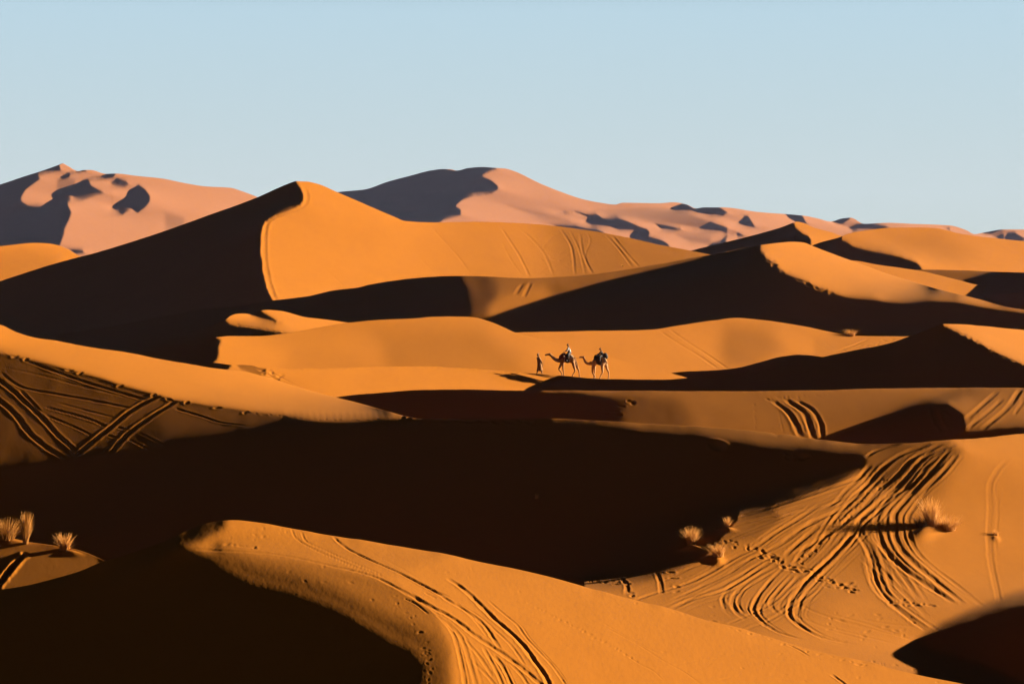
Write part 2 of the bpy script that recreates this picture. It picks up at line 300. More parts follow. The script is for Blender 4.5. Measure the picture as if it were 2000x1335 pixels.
layer(key='J2', su=2.5, tv=2, opt=dict(w3=.05, w4=.022, w2=.08), D=[(-420,3300),(2420,3400)], base=.84, du=2, rows=100,
  sil=[(-420,520),(560,420),(661,375),(712,370),(757,355),(802,343),(843,332.6),(865,330),(880,330.5),(892,333),(915,328),(941.6,326),(971,328),(986.5,329),(1000,332.6),(1059,360),(1107,379),(1138,389),(1171,395.7),(1201.6,399.5),(1217,396),(1285.7,397),(1316,395),(1341.7,399.5),(1359.5,407),(1375,405),(1413,405),(1480,414),(1570,421),(1600,427),(1622,432.6),(1645,426.5),(1661,425),(1688,437),(1735,435),(1780,437),(1854,440),(1888,449.5),(1903,457),(1926,453),(1960,448),(2000,448),(2420,470)],
  paint=[(R5([(-3000,200),(240,300),(1520,60),(1700,122),(1600,150),(1490,185),(1600,230),(1660,280),(1660,310),(1600,345),(1450,365),(1350,400),(1285,460),(1335,490),(1335,540),(1180,580),(1120,620),(800,1200),(-3000,1200)]), DK, 1.3),
    (R5([(540,455),(700,425),(820,415),(1000,350),(1180,318),(1160,335),(1050,370),(870,410),(650,460),(560,470)]), .4, 1.2),
    (R5([(670,510),(800,498),(970,505),(880,525),(770,545),(700,530)]), .7, 1.2),
    (R5([(1205,140),(1240,132),(1310,150),(1270,152)]), .5, .7),
    (R7([(700,200),(1100,190),(1350,190),(1600,290),(1480,350),(1300,310),(1000,270),(850,240)]), .36, 5),
    (R7([(50,160),(300,200),(520,270),(520,290),(300,260)]), .5, 6),
    (R7([(1350,390),(1600,410),(1600,460),(1450,450)]), .45, 6),
    (R7([(410,225),(480,205),(580,210),(640,225),(720,225),(770,260),(880,252),(950,280),(1050,325),(1120,350),(1135,380),(1120,400),(1230,430),(1280,460),(1285,520),(1100,500),(1010,405),(1040,350),(900,345),(850,320),(700,318),(630,300),(700,260),(600,235),(500,232)]), DK, 1.2),
    (R7([(400,310),(560,315),(650,335),(720,345),(810,375),(700,400),(500,380)]), DK, 1.2),
    (R7([(1180,305),(1370,335),(1375,352),(1230,345)]), DK, 1.2),
    (R7([(1290,185),(1400,145),(1480,190),(1550,170),(1650,170),(1735,215),(1700,240),(1600,235),(1480,205),(1400,200)]), DK, 1.2),
    (R7([(1470,350),(1600,290),(1730,325),(1730,360),(1600,355)]), DK, 1.2),
    (R7([(1785,300),(1850,280),(1860,240),(1890,245),(1945,330)]), DK, 1.2),
    (R7([(1580,475),(1620,445),(1720,420),(1720,445),(1620,500)]), DK, 1.2),
    (R7([(1750,385),(1810,370),(1880,395),(1820,400)]), DK, 1.2),
    (Z(1300,400,4.45,[(1040,80),(1180,85),(1230,160),(1140,145)]), DK, 1.5),
    (R1([(100,145),(270,100),(265,125),(200,165)]), DK, 1),
    (R1([(220,190),(330,165),(560,175),(740,185),(560,205),(300,225)]), DK, 1.2),
    (R1([(1080,200),(1140,195),(1130,215)]), DK, 1),
    (R1([(1370,250),(1500,205),(1620,210),(1500,250)]), DK, 1),
    (R1([(1530,275),(1620,240),(1700,240),(1780,290),(2200,330),(1600,305)]), DK, 1.2)])

def silfun(l, u):
    return pchip(l['sil'], u)

def paintfun(base, ops):
    def f(U_, V_):
        m = np.full(U_.shape, float(base))
        for poly, val, bl in ops:
            P = np.array(poly); pad = bl*1.5 + 2
            bb = (U_ > P[:, 0].min() - pad) & (U_ < P[:, 0].max() + pad) & (V_ > P[:, 1].min() - pad) & (V_ < P[:, 1].max() + pad)
            if not bb.any(): continue
            s = sdist(poly, U_[bb], V_[bb]); k = np.clip(s/(2*bl) + .5, 0, 1); k = k*k*(3 - 2*k)
            m[bb] = m[bb]*(1 - k) + val*k
        return m
    return f

FIELD = {}
def build_field(i):
    l = LAY[i]
    su = l.get('su', 4.0); u = np.arange(U0, U1 + 1, su)
    vt = silfun(l, u)
    fr = np.full(u.shape, 1425.0)
    for k in range(i): fr = np.minimum(fr, silfun(LAY[k], u))
    # soften the lower limit
    low = fr + 22
    vb = np.maximum(low, vt + 26)
    ker = np.ones(9)/9; vb = np.maximum(np.convolve(np.pad(vb, 4, 'edge'), ker, 'valid'), vt + 20)
    Nt_ = int(min(110, max(14, np.max(vb - vt)/l.get('tv', 4))))
    bf = paintfun(l['base'], l['paint']); qf = paintfun(.36, l.get('q', []))
    mfun = lambda U_, V_: b2m(bf(U_, V_))
    def vis(U_, V_):
        f_ = np.interp(U_, u, fr)
        w = np.where(V_ < f_ + 6, 1.0, 0.15)
        return w*np.where((U_ < -60) | (U_ > 2060), 0.4, 1.0)
    Dc = pchip(l['D'], u)
    L = solve(u, vt, vb, Nt_, mfun, qf, Dc, vis, **l.get('opt', {}))
    FIELD[l['key']] = (u, vt, vb, L)
    return u, vt, vb, L

def at(key, uu, vv):
    """depth of the layer's face at picture position (uu, vv)"""
    u, vt, vb, L = FIELD[key]
    a = np.interp(uu, u, vt); b = np.interp(uu, u, vb); t = np.clip((vv - a)/(b - a), 0, 1)
    x = (uu - u[0])/(u[1] - u[0]); j = int(min(max(x, 0), len(u) - 2)); fx = x - j
    y = t*(L.shape[1] - 1); k = int(min(y, L.shape[1] - 2)); fy = y - k
    l_ = (L[j, k]*(1-fy) + L[j, k+1]*fy)*(1-fx) + (L[j+1, k]*(1-fy) + L[j+1, k+1]*fy)*fx
    return math.exp(l_)
def world(key, uu, vv, D=None):
    D = D or at(key, uu, vv)
    return Vector(((uu - 1000)/F*D, D, ZC - (vv - VH)/F*D))
# ------------------------------------------------------------------ materials
def sand_mat(name, col, ripple=0.0, scale=1.0):
    m = bpy.data.materials.new(name); m.use_nodes = True; n = m.node_tree.nodes; l = m.node_tree.links
    b = n['Principled BSDF']; b.inputs['Roughness'].default_value = 1.0
    b.inputs['Specular IOR Level'].default_value = 0.05
    tc = n.new('ShaderNodeTexCoord')
    n1 = n.new('ShaderNodeTexNoise'); n1.inputs['Scale'].default_value = 0.22*scale; n1.inputs['Detail'].default_value = 8; n1.inputs['Roughness'].default_value = .65
    n2 = n.new('ShaderNodeTexNoise'); n2.inputs['Scale'].default_value = 2.2*scale; n2.inputs['Detail'].default_value = 8; n2.inputs['Roughness'].default_value = .75
    for k in (n1, n2): l.new(tc.outputs['Object'], k.inputs['Vector'])
    mx = n.new('ShaderNodeMix'); mx.data_type = 'RGBA'
    mx.inputs['A'].default_value = (col[0]*.84, col[1]*.80, col[2]*.78, 1); mx.inputs['B'].default_value = (min(col[0]*1.14, .95), col[1]*1.18, col[2]*1.2, 1)
    ad = n.new('ShaderNodeMath'); ad.operation = 'ADD'; s1 = n.new('ShaderNodeMath'); s1.operation = 'MULTIPLY'; s1.inputs[1].default_value = 0.45
    l.new(n2.outputs['Fac'], s1.inputs[0]); s2 = n.new('ShaderNodeMath'); s2.operation = 'MULTIPLY'; s2.inputs[1].default_value = 0.55
    l.new(n1.outputs['Fac'], s2.inputs[0]); l.new(s1.outputs[0], ad.inputs[0]); l.new(s2.outputs[0], ad.inputs[1])
    l.new(ad.outputs[0], mx.inputs['Factor']); l.new(mx.outputs['Result'], b.inputs['Base Color'])
    if ripple:
        mp = n.new('ShaderNodeMapping'); mp.inputs['Scale'].default_value = (1.0, 0.35, 1.0); mp.inputs['Rotation'].default_value = (0, 0, 0.5)
        l.new(tc.outputs['Object'], mp.inputs['Vector'])
        n3 = n.new('ShaderNodeTexNoise'); n3.inputs['Scale'].default_value = 11.0; n3.inputs['Detail'].default_value = 3; l.new(mp.outputs[0], n3.inputs['Vector'])
        bp = n.new('ShaderNodeBump'); bp.inputs['Strength'].default_value = 1.0; bp.inputs['Distance'].default_value = ripple
        l.new(n3.outputs['Fac'], bp.inputs['Height']); l.new(bp.outputs[0], b.inputs['Normal'])
    return m
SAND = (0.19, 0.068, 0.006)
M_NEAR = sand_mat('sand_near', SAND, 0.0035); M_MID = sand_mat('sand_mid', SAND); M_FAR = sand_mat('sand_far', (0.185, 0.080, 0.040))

def mesh_obj(name, verts, quads, mat, parent=None, smooth=True):
    me = bpy.data.meshes.new(name); verts = np.asarray(verts, np.float32); quads = np.asarray(quads, np.int32)
    me.vertices.add(len(verts)); me.vertices.foreach_set('co', verts.ravel())
    me.loops.add(quads.size); me.loops.foreach_set('vertex_index', quads.ravel())
    me.polygons.add(len(quads)); me.polygons.foreach_set('loop_start', np.arange(0, quads.size, quads.shape[1], dtype=np.int32))
    me.polygons.foreach_set('loop_total', np.full(len(quads), quads.shape[1], np.int32))
    me.polygons.foreach_set('use_smooth', np.full(len(quads), smooth))
    me.update(calc_edges=True); me.materials.append(mat)
    o = bpy.data.objects.new(name, me); C.collection.objects.link(o); o.parent = parent
    return o

ZG = -9.0
TRACKS = {}; DIMPLES = {}; WS = {k: (.55, .24) for k in 'ABCDEFGH'}; WS['B2'] = (.7, .5); WS['A'] = (.45, .24); WS['F2'] = (.8, .6); WS['C'] = (.55, .16); WS['B'] = (.5, .21)
DS = 0.4
def carve(key, U, V, D, Wm):
    """height changes (m) of the face grid from wheel tracks and footprints"""
    dz = np.zeros_like(U)
    ax = D/F; cy = D/Wm                      # metres per px across and up the face
    ucol = U[:, 0]
    for tr in TRACKS.get(key, []):
        P = np.array(tr['p'], float); n = len(P)
        # smooth the polyline
        if n > 2:
            s = np.concatenate([[0], np.cumsum(np.hypot(*np.diff(P, axis=0).T))]); q = np.arange(0, s[-1] + 7, 8.0); q[-1] = s[-1]
            P = np.stack([pchip(np.c_[s, P[:, 0]], q), pchip(np.c_[s, P[:, 1]], q)], 1); sp = q
        else: sp = np.array([0, np.hypot(*(P[1] - P[0]))])
        w, dep, berm = tr['w']*WS[key][0], tr['d']*WS[key][1], tr.get('b', .45)
        T = max(sp[-1], 1)
        best = np.full(U.shape, 1e9); along = np.zeros(U.shape)
        for i in range(len(P) - 1):
            (x0, y0), (x1, y1) = P[i], P[i+1]
            Dm = np.interp((x0 + x1)/2, ucol, D[:, min(D.shape[1]-1, D.shape[1]//3)]); pad = 3.2*w*F/Dm + 2
            j0, j1 = np.searchsorted(ucol, [min(x0, x1) - pad, max(x0, x1) + pad])
            if j1 <= j0: continue
            u, v = U[j0:j1], V[j0:j1]
            k = np.where(((v > min(y0, y1) - pad) & (v < max(y0, y1) + pad)).any(0))[0]
            if not len(k): continue
            sl = (slice(j0, j1), slice(k[0], k[-1] + 1))
            u, v, a, c = U[sl], V[sl], ax[sl], cy[sl]
            ex, ey, fx, fy = (x1-x0)*a, (y1-y0)*c, (u-x0)*a, (v-y0)*c
            t = np.clip((fx*ex + fy*ey)/(ex*ex + ey*ey + 1e-12), 0, 1)
            # signed lateral offset
            dd = np.hypot(fx - t*ex, fy - t*ey)
            m = dd < best[sl]
            best[sl] = np.where(m, dd, best[sl]); along[sl] = np.where(m, sp[i] + t*(sp[i+1]-sp[i]), along[sl])
        x = best/w; ok = x < 3.2; x = x*(1 + .3*vnoise2(U*.11, V*.17, 3) + .15*vnoise2(U*.35, V*.4, 4))
        x = x[ok]; al = along[ok]
        fade = np.clip(al/(tr.get('f', .12)*T + 4), 0, 1)*np.clip((T - al)/(tr.get('f', .12)*T + 4), 0, 1)
        if tr.get('open0'): fade = np.clip((T - al)/(.12*T + 4), 0, 1)
        wob = 1 + .35*2*vnoise(al*0.07, hash(len(P)) % 97)
        prof = -np.exp(-x**4) + berm*np.exp(-((x - 1.55)/.5)**2)
        if tr.get('tread'): prof = prof*(1 + .8*np.sin(al*2*np.pi/tr['tread']))
        dz[ok] += dep*prof*np.sqrt(fade)*wob
    for (x0, y0, r, dep) in DIMPLES.get(key, []):
        ex_ = 90 if dep < 0 else 30
        j0, j1 = np.searchsorted(ucol, [x0 - ex_, x0 + ex_])
        if j1 <= j0: continue
        k = np.where((np.abs(V[j0:j1] - y0) < ex_).any(0))[0]
        if not len(k): continue
        sl = (slice(j0, j1), slice(k[0], k[-1] + 1))
        ra = (x0*7.3 + y0*3.1) % 3.14; p1 = (U[sl] - x0)*ax[sl]; p2 = (V[sl] - y0)*cy[sl]
        x = np.hypot(p1*math.cos(ra) + p2*math.sin(ra), (p2*math.cos(ra) - p1*math.sin(ra))*1.7)/(r*.9)
        dz[sl] += (dep*DS*(-np.exp(-x*x) + .3*np.exp(-((x - 1.4)/.5)**2))) if dep > 0 else -dep*np.exp(-x*x)
    return dz
T1 = (1200, 860, 4.45); T2 = (1550, 850, 4.044); T3 = (1250, 1080, 4.444); T4 = (1600, 1080, 5.0); T5 = (800, 1050, 4.444)
T6 = (300, 1000, 3.636); T7 = (0, 660, 4.45); T8 = (1250, 640, 2.667); T9 = (980, 360, 3.926); T3z = (200, 560, 4.0); T5z = (600, 300, 4.45); T7z = (0, 960, 6.675)
def tr(key, ref, pts, w=.16, d=.08, **k):
    TRACKS.setdefault(key, []).append(dict(p=Z(*ref, pts), w=w, d=d, **k))
rnd = random.Random(5)
def foot(key, pts, step, r=.13, dep=.06, jx=2.0, jy=1.5, p=1.0):
    P = np.array(pts, float); s = np.concatenate([[0], np.cumsum(np.hypot(*np.diff(P, axis=0).T))])
    q = 0
    while q < s[-1]:
        if rnd.random() < p:
            DIMPLES.setdefault(key, []).append((np.interp(q, s, P[:, 0]) + rnd.gauss(0, jx), np.interp(q, s, P[:, 1]) + rnd.gauss(0, jy), r*rnd.uniform(.7, 1.25), dep*rnd.uniform(.5, 1.2)))
        q += step*rnd.uniform(.6, 1.4)
def scatter(key, x0, x1, y0, y1, n, r=.12, dep=.05):
    for _ in range(n): DIMPLES.setdefault(key, []).append((rnd.uniform(x0, x1), rnd.uniform(y0, y1), r*rnd.uniform(.6, 1.3), dep*rnd.uniform(.4, 1.2)))
# lit hollow at the right
for pts, w, d in [
    ([(1080,66),(850,150),(700,260),(590,380),(500,460),(380,580),(220,650),(0,760)], .22, .13),
    ([(1180,70),(950,180),(800,330),(690,420),(560,560),(330,740),(150,860),(0,930)], .20, .13),
    ([(1280,72),(1050,160),(920,300),(800,430),(650,560),(500,700),(460,780),(300,960),(150,1100),(0,1230)], .22, .13),
    ([(1150,170),(1040,260),(950,380),(830,450),(720,520),(640,620),(500,760),(330,920),(120,1130),(0,1300)], .17, .09),
    ([(1200,160),(1100,280),(960,430),(860,540),(795,640),(800,780),(850,900),(950,1010),(1100,1130),(1340,1330)], .22, .10),
    ([(1290,150),(1180,290),(1060,400),(1000,470)], .20, .10),
    ([(820,440),(700,560),(650,680),(690,840),(780,960),(920,1080),(1100,1210),(1290,1330)], .22, .10),
    ([(560,640),(530,760),(600,900),(640,1000),(680,1160),(780,1310)], .26, .09),
    ([(640,800),(760,960),(880,1130),(980,1290)], .20, .05), ([(770,860),(760,1000),(820,1130),(900,1230)], .2, .04),
    ([(600,240),(500,340),(350,390),(150,460),(0,510),(-250,590),(-450,640)], .2, .12),
    ([(560,440),(430,550),(300,700),(220,830),(100,960),(0,1040)], .18, .09),
    ([(430,480),(250,560),(100,590),(0,620),(-260,660),(-480,710)], .16, .08),
    ([(1700,180),(1600,290),(1550,400),(1555,600),(1540,800),(1550,950),(1600,1200),(1620,1300)], .2, .035),
    ([(830,70),(650,120),(570,170)], .18, .10), ([(700,330),(600,430),(500,540),(380,640)], .15, .08),
    ([(1240,110),(1130,230),(1000,330),(900,440)], .16, .07)]:
    tr('B', T2, pts, w, d)
for pts, w, d in [
    ([(1700,575),(1500,650),(1250,750),(900,900)], .09, .04), ([(1650,610),(1450,700),(1200,800),(960,890)], .08, .035),
    ([(1780,560),(1600,680),(1400,800),(1200,940),(1050,1010),(850,1130),(650,1230),(300,1340),(150,1400)], .2, .11),
    ([(1780,650),(1550,830),(1380,940),(1200,1020),(1000,1150),(750,1270),(500,1380)], .16, .07),
    ([(1780,740),(1600,890),(1480,1000)], .2, .10), ([(1780,830),(1650,940),(1560,1080)], .18, .08),
    ([(1450,880),(1600,780),(1780,700)], .14, .07), ([(370,1150),(400,1240),(410,1330)], .16, .07), ([(60,1190),(110,1270),(110,1335)], .16, .07),
    ([(0,1240),(150,1170),(300,1160)], .1, .05), ([(200,1290),(400,1230),(560,1160),(700,1090)], .1, .04), ([(470,1180),(620,1120),(800,1060)], .12, .05)]:
    tr('B', T1, pts, w, d)
for pts, w, d in [
    ([(1150,60),(870,240),(700,330),(450,400),(270,480)], .18, .11), ([(1060,80),(800,220),(600,320),(350,430),(250,470)], .12, .05),
    ([(1200,100),(950,240),(830,350),(800,420),(830,500),(920,570)], .17, .07), ([(980,250),(880,350),(850,430),(900,520)], .12, .05),
    ([(1250,120),(1120,250),(1010,400),(980,480),(1060,590),(1200,680),(1400,745)], .15, .09),
    ([(1320,200),(1200,330),(1130,440),(1190,520)], .16, .05), ([(1700,0),(1450,250),(1320,400),(1290,520),(1400,640),(1600,735),(1800,785)], .16, .08),
    ([(1850,-60),(1620,160),(1500,280),(1380,430),(1350,520),(1400,580)], .14, .05),
    ([(1550,290),(1330,450),(1100,590),(900,665)], .17, .05), ([(1400,180),(1180,400),(950,530),(760,610)], .16, .05),
    ([(1350,420),(1500,500),(1700,570),(2000,660)], .14, .025), ([(1400,560),(1700,680),(2000,760)], .14, .025), ([(1800,590),(2100,680),(2400,760)], .12, .03)]:
    tr('B', T3, pts, w, d)
for pts, w, d in [([(480,0),(500,150),(560,330),(700,480),(850,600),(1040,740)], .24, .10), ([(530,80),(700,260),(860,420),(1060,620)], .2, .05),
    ([(650,0),(800,140),(1000,280),(1300,480)], .2, .07), ([(840,0),(1000,150),(1200,310),(1400,460)], .2, .06),
    ([(100,590),(500,700),(900,840)], .15, .03), ([(0,700),(400,800),(800,900)], .15, .03), ([(400,640),(700,690),(1000,720)], .15, .03)]:
    tr('B', T4, pts, w, d)
foot('B', [(1490,1085),(1560,1115),(1600,1128),(1640,1142),(1675,1155)], 3.2, .14, .09, 4, 4)
foot('B', [(1405,1055),(1500,1080),(1540,1105)], 6, .12, .06, 5, 4)
foot('B', [(1560,1100),(1620,1040),(1700,960),(1740,930)], 5, .1, .06, 4, 4)
foot('B', [(1740,1175),(1800,1180),(1830,1184)], 5, .13, .08, 5, 4); scatter('B', 1590, 1800, 1190, 1270, 26); scatter('B', 1380, 1500, 1180, 1230, 10)
foot('B', [(1310,1115),(1325,1150)], 8, .16, .10, 4, 4); foot('B', [(1225,1135),(1235,1165)], 8, .16, .10, 4, 4); foot('B', [(1130,1128),(1200,1140)], 8, .15, .1, 3, 4)
foot('B', [(1690,1288),(1760,1305),(1850,1320)], 14, .12, .05, 4, 3); foot('B', [(1780,1296),(1850,1308)], 35, .16, .1, 3, 3)
# brown slope with crossing tracks at the left
for pts, w, d, k in [
    ([(210,190),(450,280),(650,350),(900,430),(1280,540)], .22, .09, {}), ([(0,300),(200,430),(460,480),(800,540),(1150,610)], .2, .07, {}),
    ([(0,250),(300,310),(650,400),(1150,520)], .2, .025, {}),
    ([(-60,330),(90,440),(180,520),(350,680),(520,860),(690,1000)], .28, .14, {}), ([(-60,500),(110,640),(260,830),(420,960),(600,1060)], .3, .13, {}),
    ([(400,600),(600,650),(800,710),(970,790)], .2, .08, dict(tread=7)), ([(400,670),(600,750),(820,850)], .18, .07, dict(tread=7)),
    ([(1390,490),(1150,620),(950,780),(800,900),(660,1020)], .26, .17, dict(f=.03)), ([(1530,545),(1300,690),(1100,840),(960,1000)], .26, .17, dict(f=.03)),
    ([(1400,590),(1270,660)], .12, .08, {}), ([(1210,820),(1430,930)], .18, .10, {}), ([(1130,880),(1290,965)], .18, .10, dict(tread=7)),
    ([(1520,610),(1780,690),(1900,730),(2130,760)], .22, .10, {}), ([(180,460),(260,540),(350,640)], .2, .09, {}), ([(1020,770),(1130,800)], .2, .12, {}), ([(930,840),(1040,870)], .2, .12, {}),
    ([(500,560),(800,640),(1040,700)], .16, .04, {})]:
    tr('B', T7, pts, w*.85, d*.7, **k)
tr('B2', T7z, [(-60,1260),(90,1080),(180,960),(340,800)], .12, .16, f=.02)
for x, y in [(30,696),(51,701),(136,722),(157,727),(235,752),(300,770),(330,779),(365,785),(425,796),(480,805)]:
    DIMPLES.setdefault('B', []).append((x, y, .2, .09))
foot('B', [(480,806),(550,813),(612,818),(700,821),(823,820)], 14, .12, .05, 2, 1); foot('B', [(830,820),(1040,821)], 22, .3, .12, 4, .5)
foot('B', [(1400,870),(1640,900)], 300, .5, .2); scatter('B', 1535, 1600, 880, 896, 7, .3, .10)
# nearest dune
for pts, w, d in [([(975,100),(1000,170),(1100,240),(1300,330),(1500,410),(1650,460)], .05, .022), ([(1050,135),(1070,190),(1200,260),(1450,370),(1620,440)], .05, .02),
    ([(1265,160),(1350,240),(1500,320),(1750,430),(1900,510),(2000,560),(2100,600)], .07, .045), ([(1550,290),(1750,390),(1900,480)], .04, .012),
    ([(300,262),(800,290),(1250,375),(1550,450),(1700,520),(2000,700),(2100,760)], .08, .035), ([(1700,200),(2000,330)], .03, .008), ([(1780,610),(1850,640),(1950,720)], .05, .03)]:
    tr('A', T6, pts, w, d, f=.04)
for pts, w, d in [([(0,340),(200,450),(350,550),(520,650),(650,760),(720,860),(790,970)], .07, .045), ([(730,1020),(800,1100),(850,1200),(890,1300),(900,1500)], .07, .06),
    ([(330,350),(450,430),(600,570),(750,720),(850,800),(980,930),(1060,1040),(1190,1230),(1240,1400)], .09, .07),
    ([(0,480),(200,600),(350,680),(600,870),(800,1000),(1000,1150),(1130,1267),(1300,1440)], .09, .07),
    ([(680,540),(820,660),(930,750),(1000,850),(1150,1010),(1250,1120),(1350,1267),(1450,1440)], .05, .03),
    ([(200,620),(380,830),(430,1000),(480,1260),(500,1500)], .07, .025), ([(300,700),(450,870),(520,1080),(570,1260),(600,1500)], .07, .025),
    ([(560,1080),(680,1200),(760,1300)], .06, .02), ([(640,950),(740,1130),(800,1260),(850,1500)], .06, .03), ([(700,760),(880,930),(1000,1100)], .05, .025), ([(480,880),(600,1020),(720,1200)], .06, .02),
    ([(880,1090),(980,1200),(1060,1330)], .06, .03), ([(130,470),(230,520)], .06, .04), ([(1650,720),(2000,920),(2200,1020)], .03, .008), ([(400,560),(560,700),(680,850)], .06, .02)]:
    tr('A', T5, pts, w, d, f=.05)
for pts, w, d in [([(-300,640),(0,800),(200,930),(370,1020),(500,1110),(600,1180)], .03, .014), ([(-150,860),(0,960),(130,1030),(200,1100)], .03, .012), ([(1270,785),(1400,850),(1470,895)], .05, .025), ([(1660,1050),(1770,1130),(1850,1200)], .06, .04),
    ([(200,1000),(500,930),(900,905),(1300,930)], .06, .006), ([(600,1120),(900,1060),(1300,1080)], .06, .006)]:
    tr('A', T3, pts, w, d)
scatter('A', 440, 560, 1030, 1055, 18, .045, .012); scatter('A', 560, 1250, 1070, 1220, 40, .05, .014); foot('A', [(1035,1178),(1100,1212),(1170,1248),(1250,1293)], 11, .045, .018, 1, 1)
foot('A', [(445,1062),(500,1069)], 12, .07, .03, 1, .5); foot('A', [(1320,1193),(1450,1232),(1600,1276),(1700,1300)], 22, .06, .025, 3, 1.5); scatter('A', 1250, 1900, 1240, 1335, 22, .05, .012)
foot('A', [(775,1165),(785,1190),(810,1215),(822,1240),(835,1265),(838,1300),(830,1330)], 12, .05, .016, 4, 4); scatter('A', 815, 848, 1255, 1335, 12, .04, .012)
# slope in front of the camels
for pts, w, d in [([(695,385),(780,450),(840,570)], .3, .20), ([(760,375),(860,450),(905,585)], .3, .22), ([(820,380),(900,430),(945,520),(948,585)], .25, .20),
    ([(215,505),(400,430),(560,395),(650,375)], .12, .04), ([(320,510),(450,460),(620,405),(720,385)], .12, .04), ([(650,370),(720,390)], .2, .08), ([(710,360),(800,385)], .2, .08), ([(720,430),(750,560)], .1, .03),
    ([(1860,335),(1700,475)], .3, .18), ([(1890,370),(1800,450),(1710,520)], .25, .14), ([(1990,310),(1920,410),(1780,530)], .3, .18), ([(2000,380),(1950,450)], .2, .12),
    ([(1530,405),(1545,470),(1590,545)], .35, .22), ([(1590,425),(1630,455)], .25, .15)]:
    tr('C', T8, pts, w, d, f=.08)
foot('C', [(1500,777),(1620,770)], 9, .12, .06, 1, 1); foot('C', [(1240,782),(1215,795),(1200,805),(1180,815)], 7, .25, .07, 6, 3); foot('C', [(660,776),(750,768),(1100,764)], 6, .18, .06, 1, .6)
foot('C', [(1474,790),(1476,840)], 5, .1, .05, 1, 1); foot('C', [(1505,840),(1525,825)], 4, .1, .05, 1, 1)
# camel ridge and the dunes behind
foot('D', [(560,721),(700,718.5),(835,717),(938,723),(1000,727),(1050,731.5)], 5, .2, .07, 1, .5); scatter('D', 505, 552, 721, 742, 22, .25, .12)
tr('D', T3z, [(1330,670),(1420,720),(1530,775)], .15, .06); tr('D', T3z, [(1290,680),(1370,730),(1470,765)], .15, .05)
foot('D', [(1870,648),(1888,657),(1915,671),(1937,684),(1960,695),(2000,712)], 9, .3, .12, 1.5, 1.5)
tr('E', T3z, [(1060,465),(1100,485)], .2, .05); 
for pts, w, d in [([(100,15),(200,80),(300,140),(410,215)], .28, .13), ([(150,5),(250,75),(360,145),(465,218)], .28, .13), ([(1190,60),(1100,95),(1010,125)], .3, .16), ([(960,70),(1010,110)], .2, .06), ([(920,80),(1000,125)], .2, .05)]:
    tr('F', T8, pts, w, d, f=.05)
foot('F', [(1640,690),(1700,672),(1760,662)], 4, .25, .10, 5, 3)
foot('F2', [(540,625),(580,618)], 4, .3, .1, 2, 1); foot('F2', [(450,634),(475,637),(512,641),(557,649)], 5, .3, .12, 1, 1)
tr('G', T9, [(160,760),(105,840)], .4, .22); tr('G', T9, [(220,755),(170,860)], .4, .22)
foot('G', [(1491,492),(1500,507),(1516,518),(1531,533)], 2.5, .5, .2, 4, 3); foot('G', [(1560,545),(1592,560),(1626,573)], 6, .5, .2, 2, 1); foot('G', [(1150,537),(1266,519),(1350,504),(1441,487)], 5, .3, .1, 1, .6)
for pts, w, d in [([(0,340),(60,430),(130,540),(215,710)], .35, .16), ([(150,350),(240,430),(330,540),(400,710)], .35, .10), ([(450,340),(540,500),(560,690)], .35, .14), ([(600,380),(620,520),(690,680)], .35, .14),
    ([(520,350),(600,520),(640,690)], .3, .1), ([(470,350),(350,440),(300,520)], .25, .08), ([(530,460),(430,550)], .25, .08), ([(650,360),(680,430),(640,540),(700,690)], .25, .08), ([(800,390),(900,500),(1000,635)], .35, .14), ([(840,385),(960,530),(1050,630)], .35, .14),
    ([(260,700),(370,620),(480,560),(620,420)], .25, .07), ([(0,440),(60,560),(150,690)], .25, .08)]:
    tr('H', T9, pts, w, d)
for pts, w, d in [([(1080,640),(1200,770),(1300,880),(1420,1040)], .3, .10), ([(100,960),(220,1060),(330,1160)], .25, .08), ([(430,640),(500,680),(590,740)], .3, .1), ([(900,800),(1000,930),(1120,1050)], .3, .05), ([(780,770),(880,880)], .3, .04)]:
    tr('H', T5z, pts, w, d)
foot('H', [(705,449),(740,449),(780,443),(800,436)], 4, .3, .14, 1, .6); scatter('H', 1010, 1170, 455, 540, 60, .3, .08); foot('H', [(1070,440),(1284,477)], 6, .3, .1, 1, 1)
CR = [(x + 7, y) for x, y in creaseH]
TRACKS['H'].append(dict(p=CR[1:], w=.6, d=.2, f=.02)); foot('H', [(x + 4, y) for x, y in creaseH[5:]], 3, .35, .15, 2.5, 2)
for k, x, y, r, d in [('B2',138,1080,.30,-.05),('B2',20,1058,.5,-.05),('B',1350,1072,.4,-.16),('B',1402,1096,.4,-.14),('B',1810,1040,.7,-.18),('B',1420,1034,.3,-.10),('B',1945,1052,.25,-.07)]:
    DIMPLES.setdefault(k, []).append((x, y, r, d))
# fainter companion tracks beside the listed ones
for k in ('B', 'A'):
    for q in list(TRACKS[k]):
        if len(q['p']) < 4 or q.get('tread'): continue
        if k == 'B' and q['p'][0][0] < 1000: continue
        for s_ in ((-1, 1, rnd.choice((-2.3, 2.3, 1.7))) if k == 'B' else (1,)):
            o_ = s_*rnd.uniform(7, 12); j_ = rnd.uniform(-3, 3)
            a_, z_ = (rnd.randint(0, 2), rnd.randint(0, 2)) if len(q['p']) > 6 else (0, 0)
            TRACKS[k].append(dict(p=[(x + o_ + j_*i, y + o_*.35) for i, (x, y) in enumerate(q['p'])][a_:len(q['p']) - z_], w=q['w']*rnd.uniform(.45, .8), d=q['d']*rnd.uniform(.25, .55), f=.25))


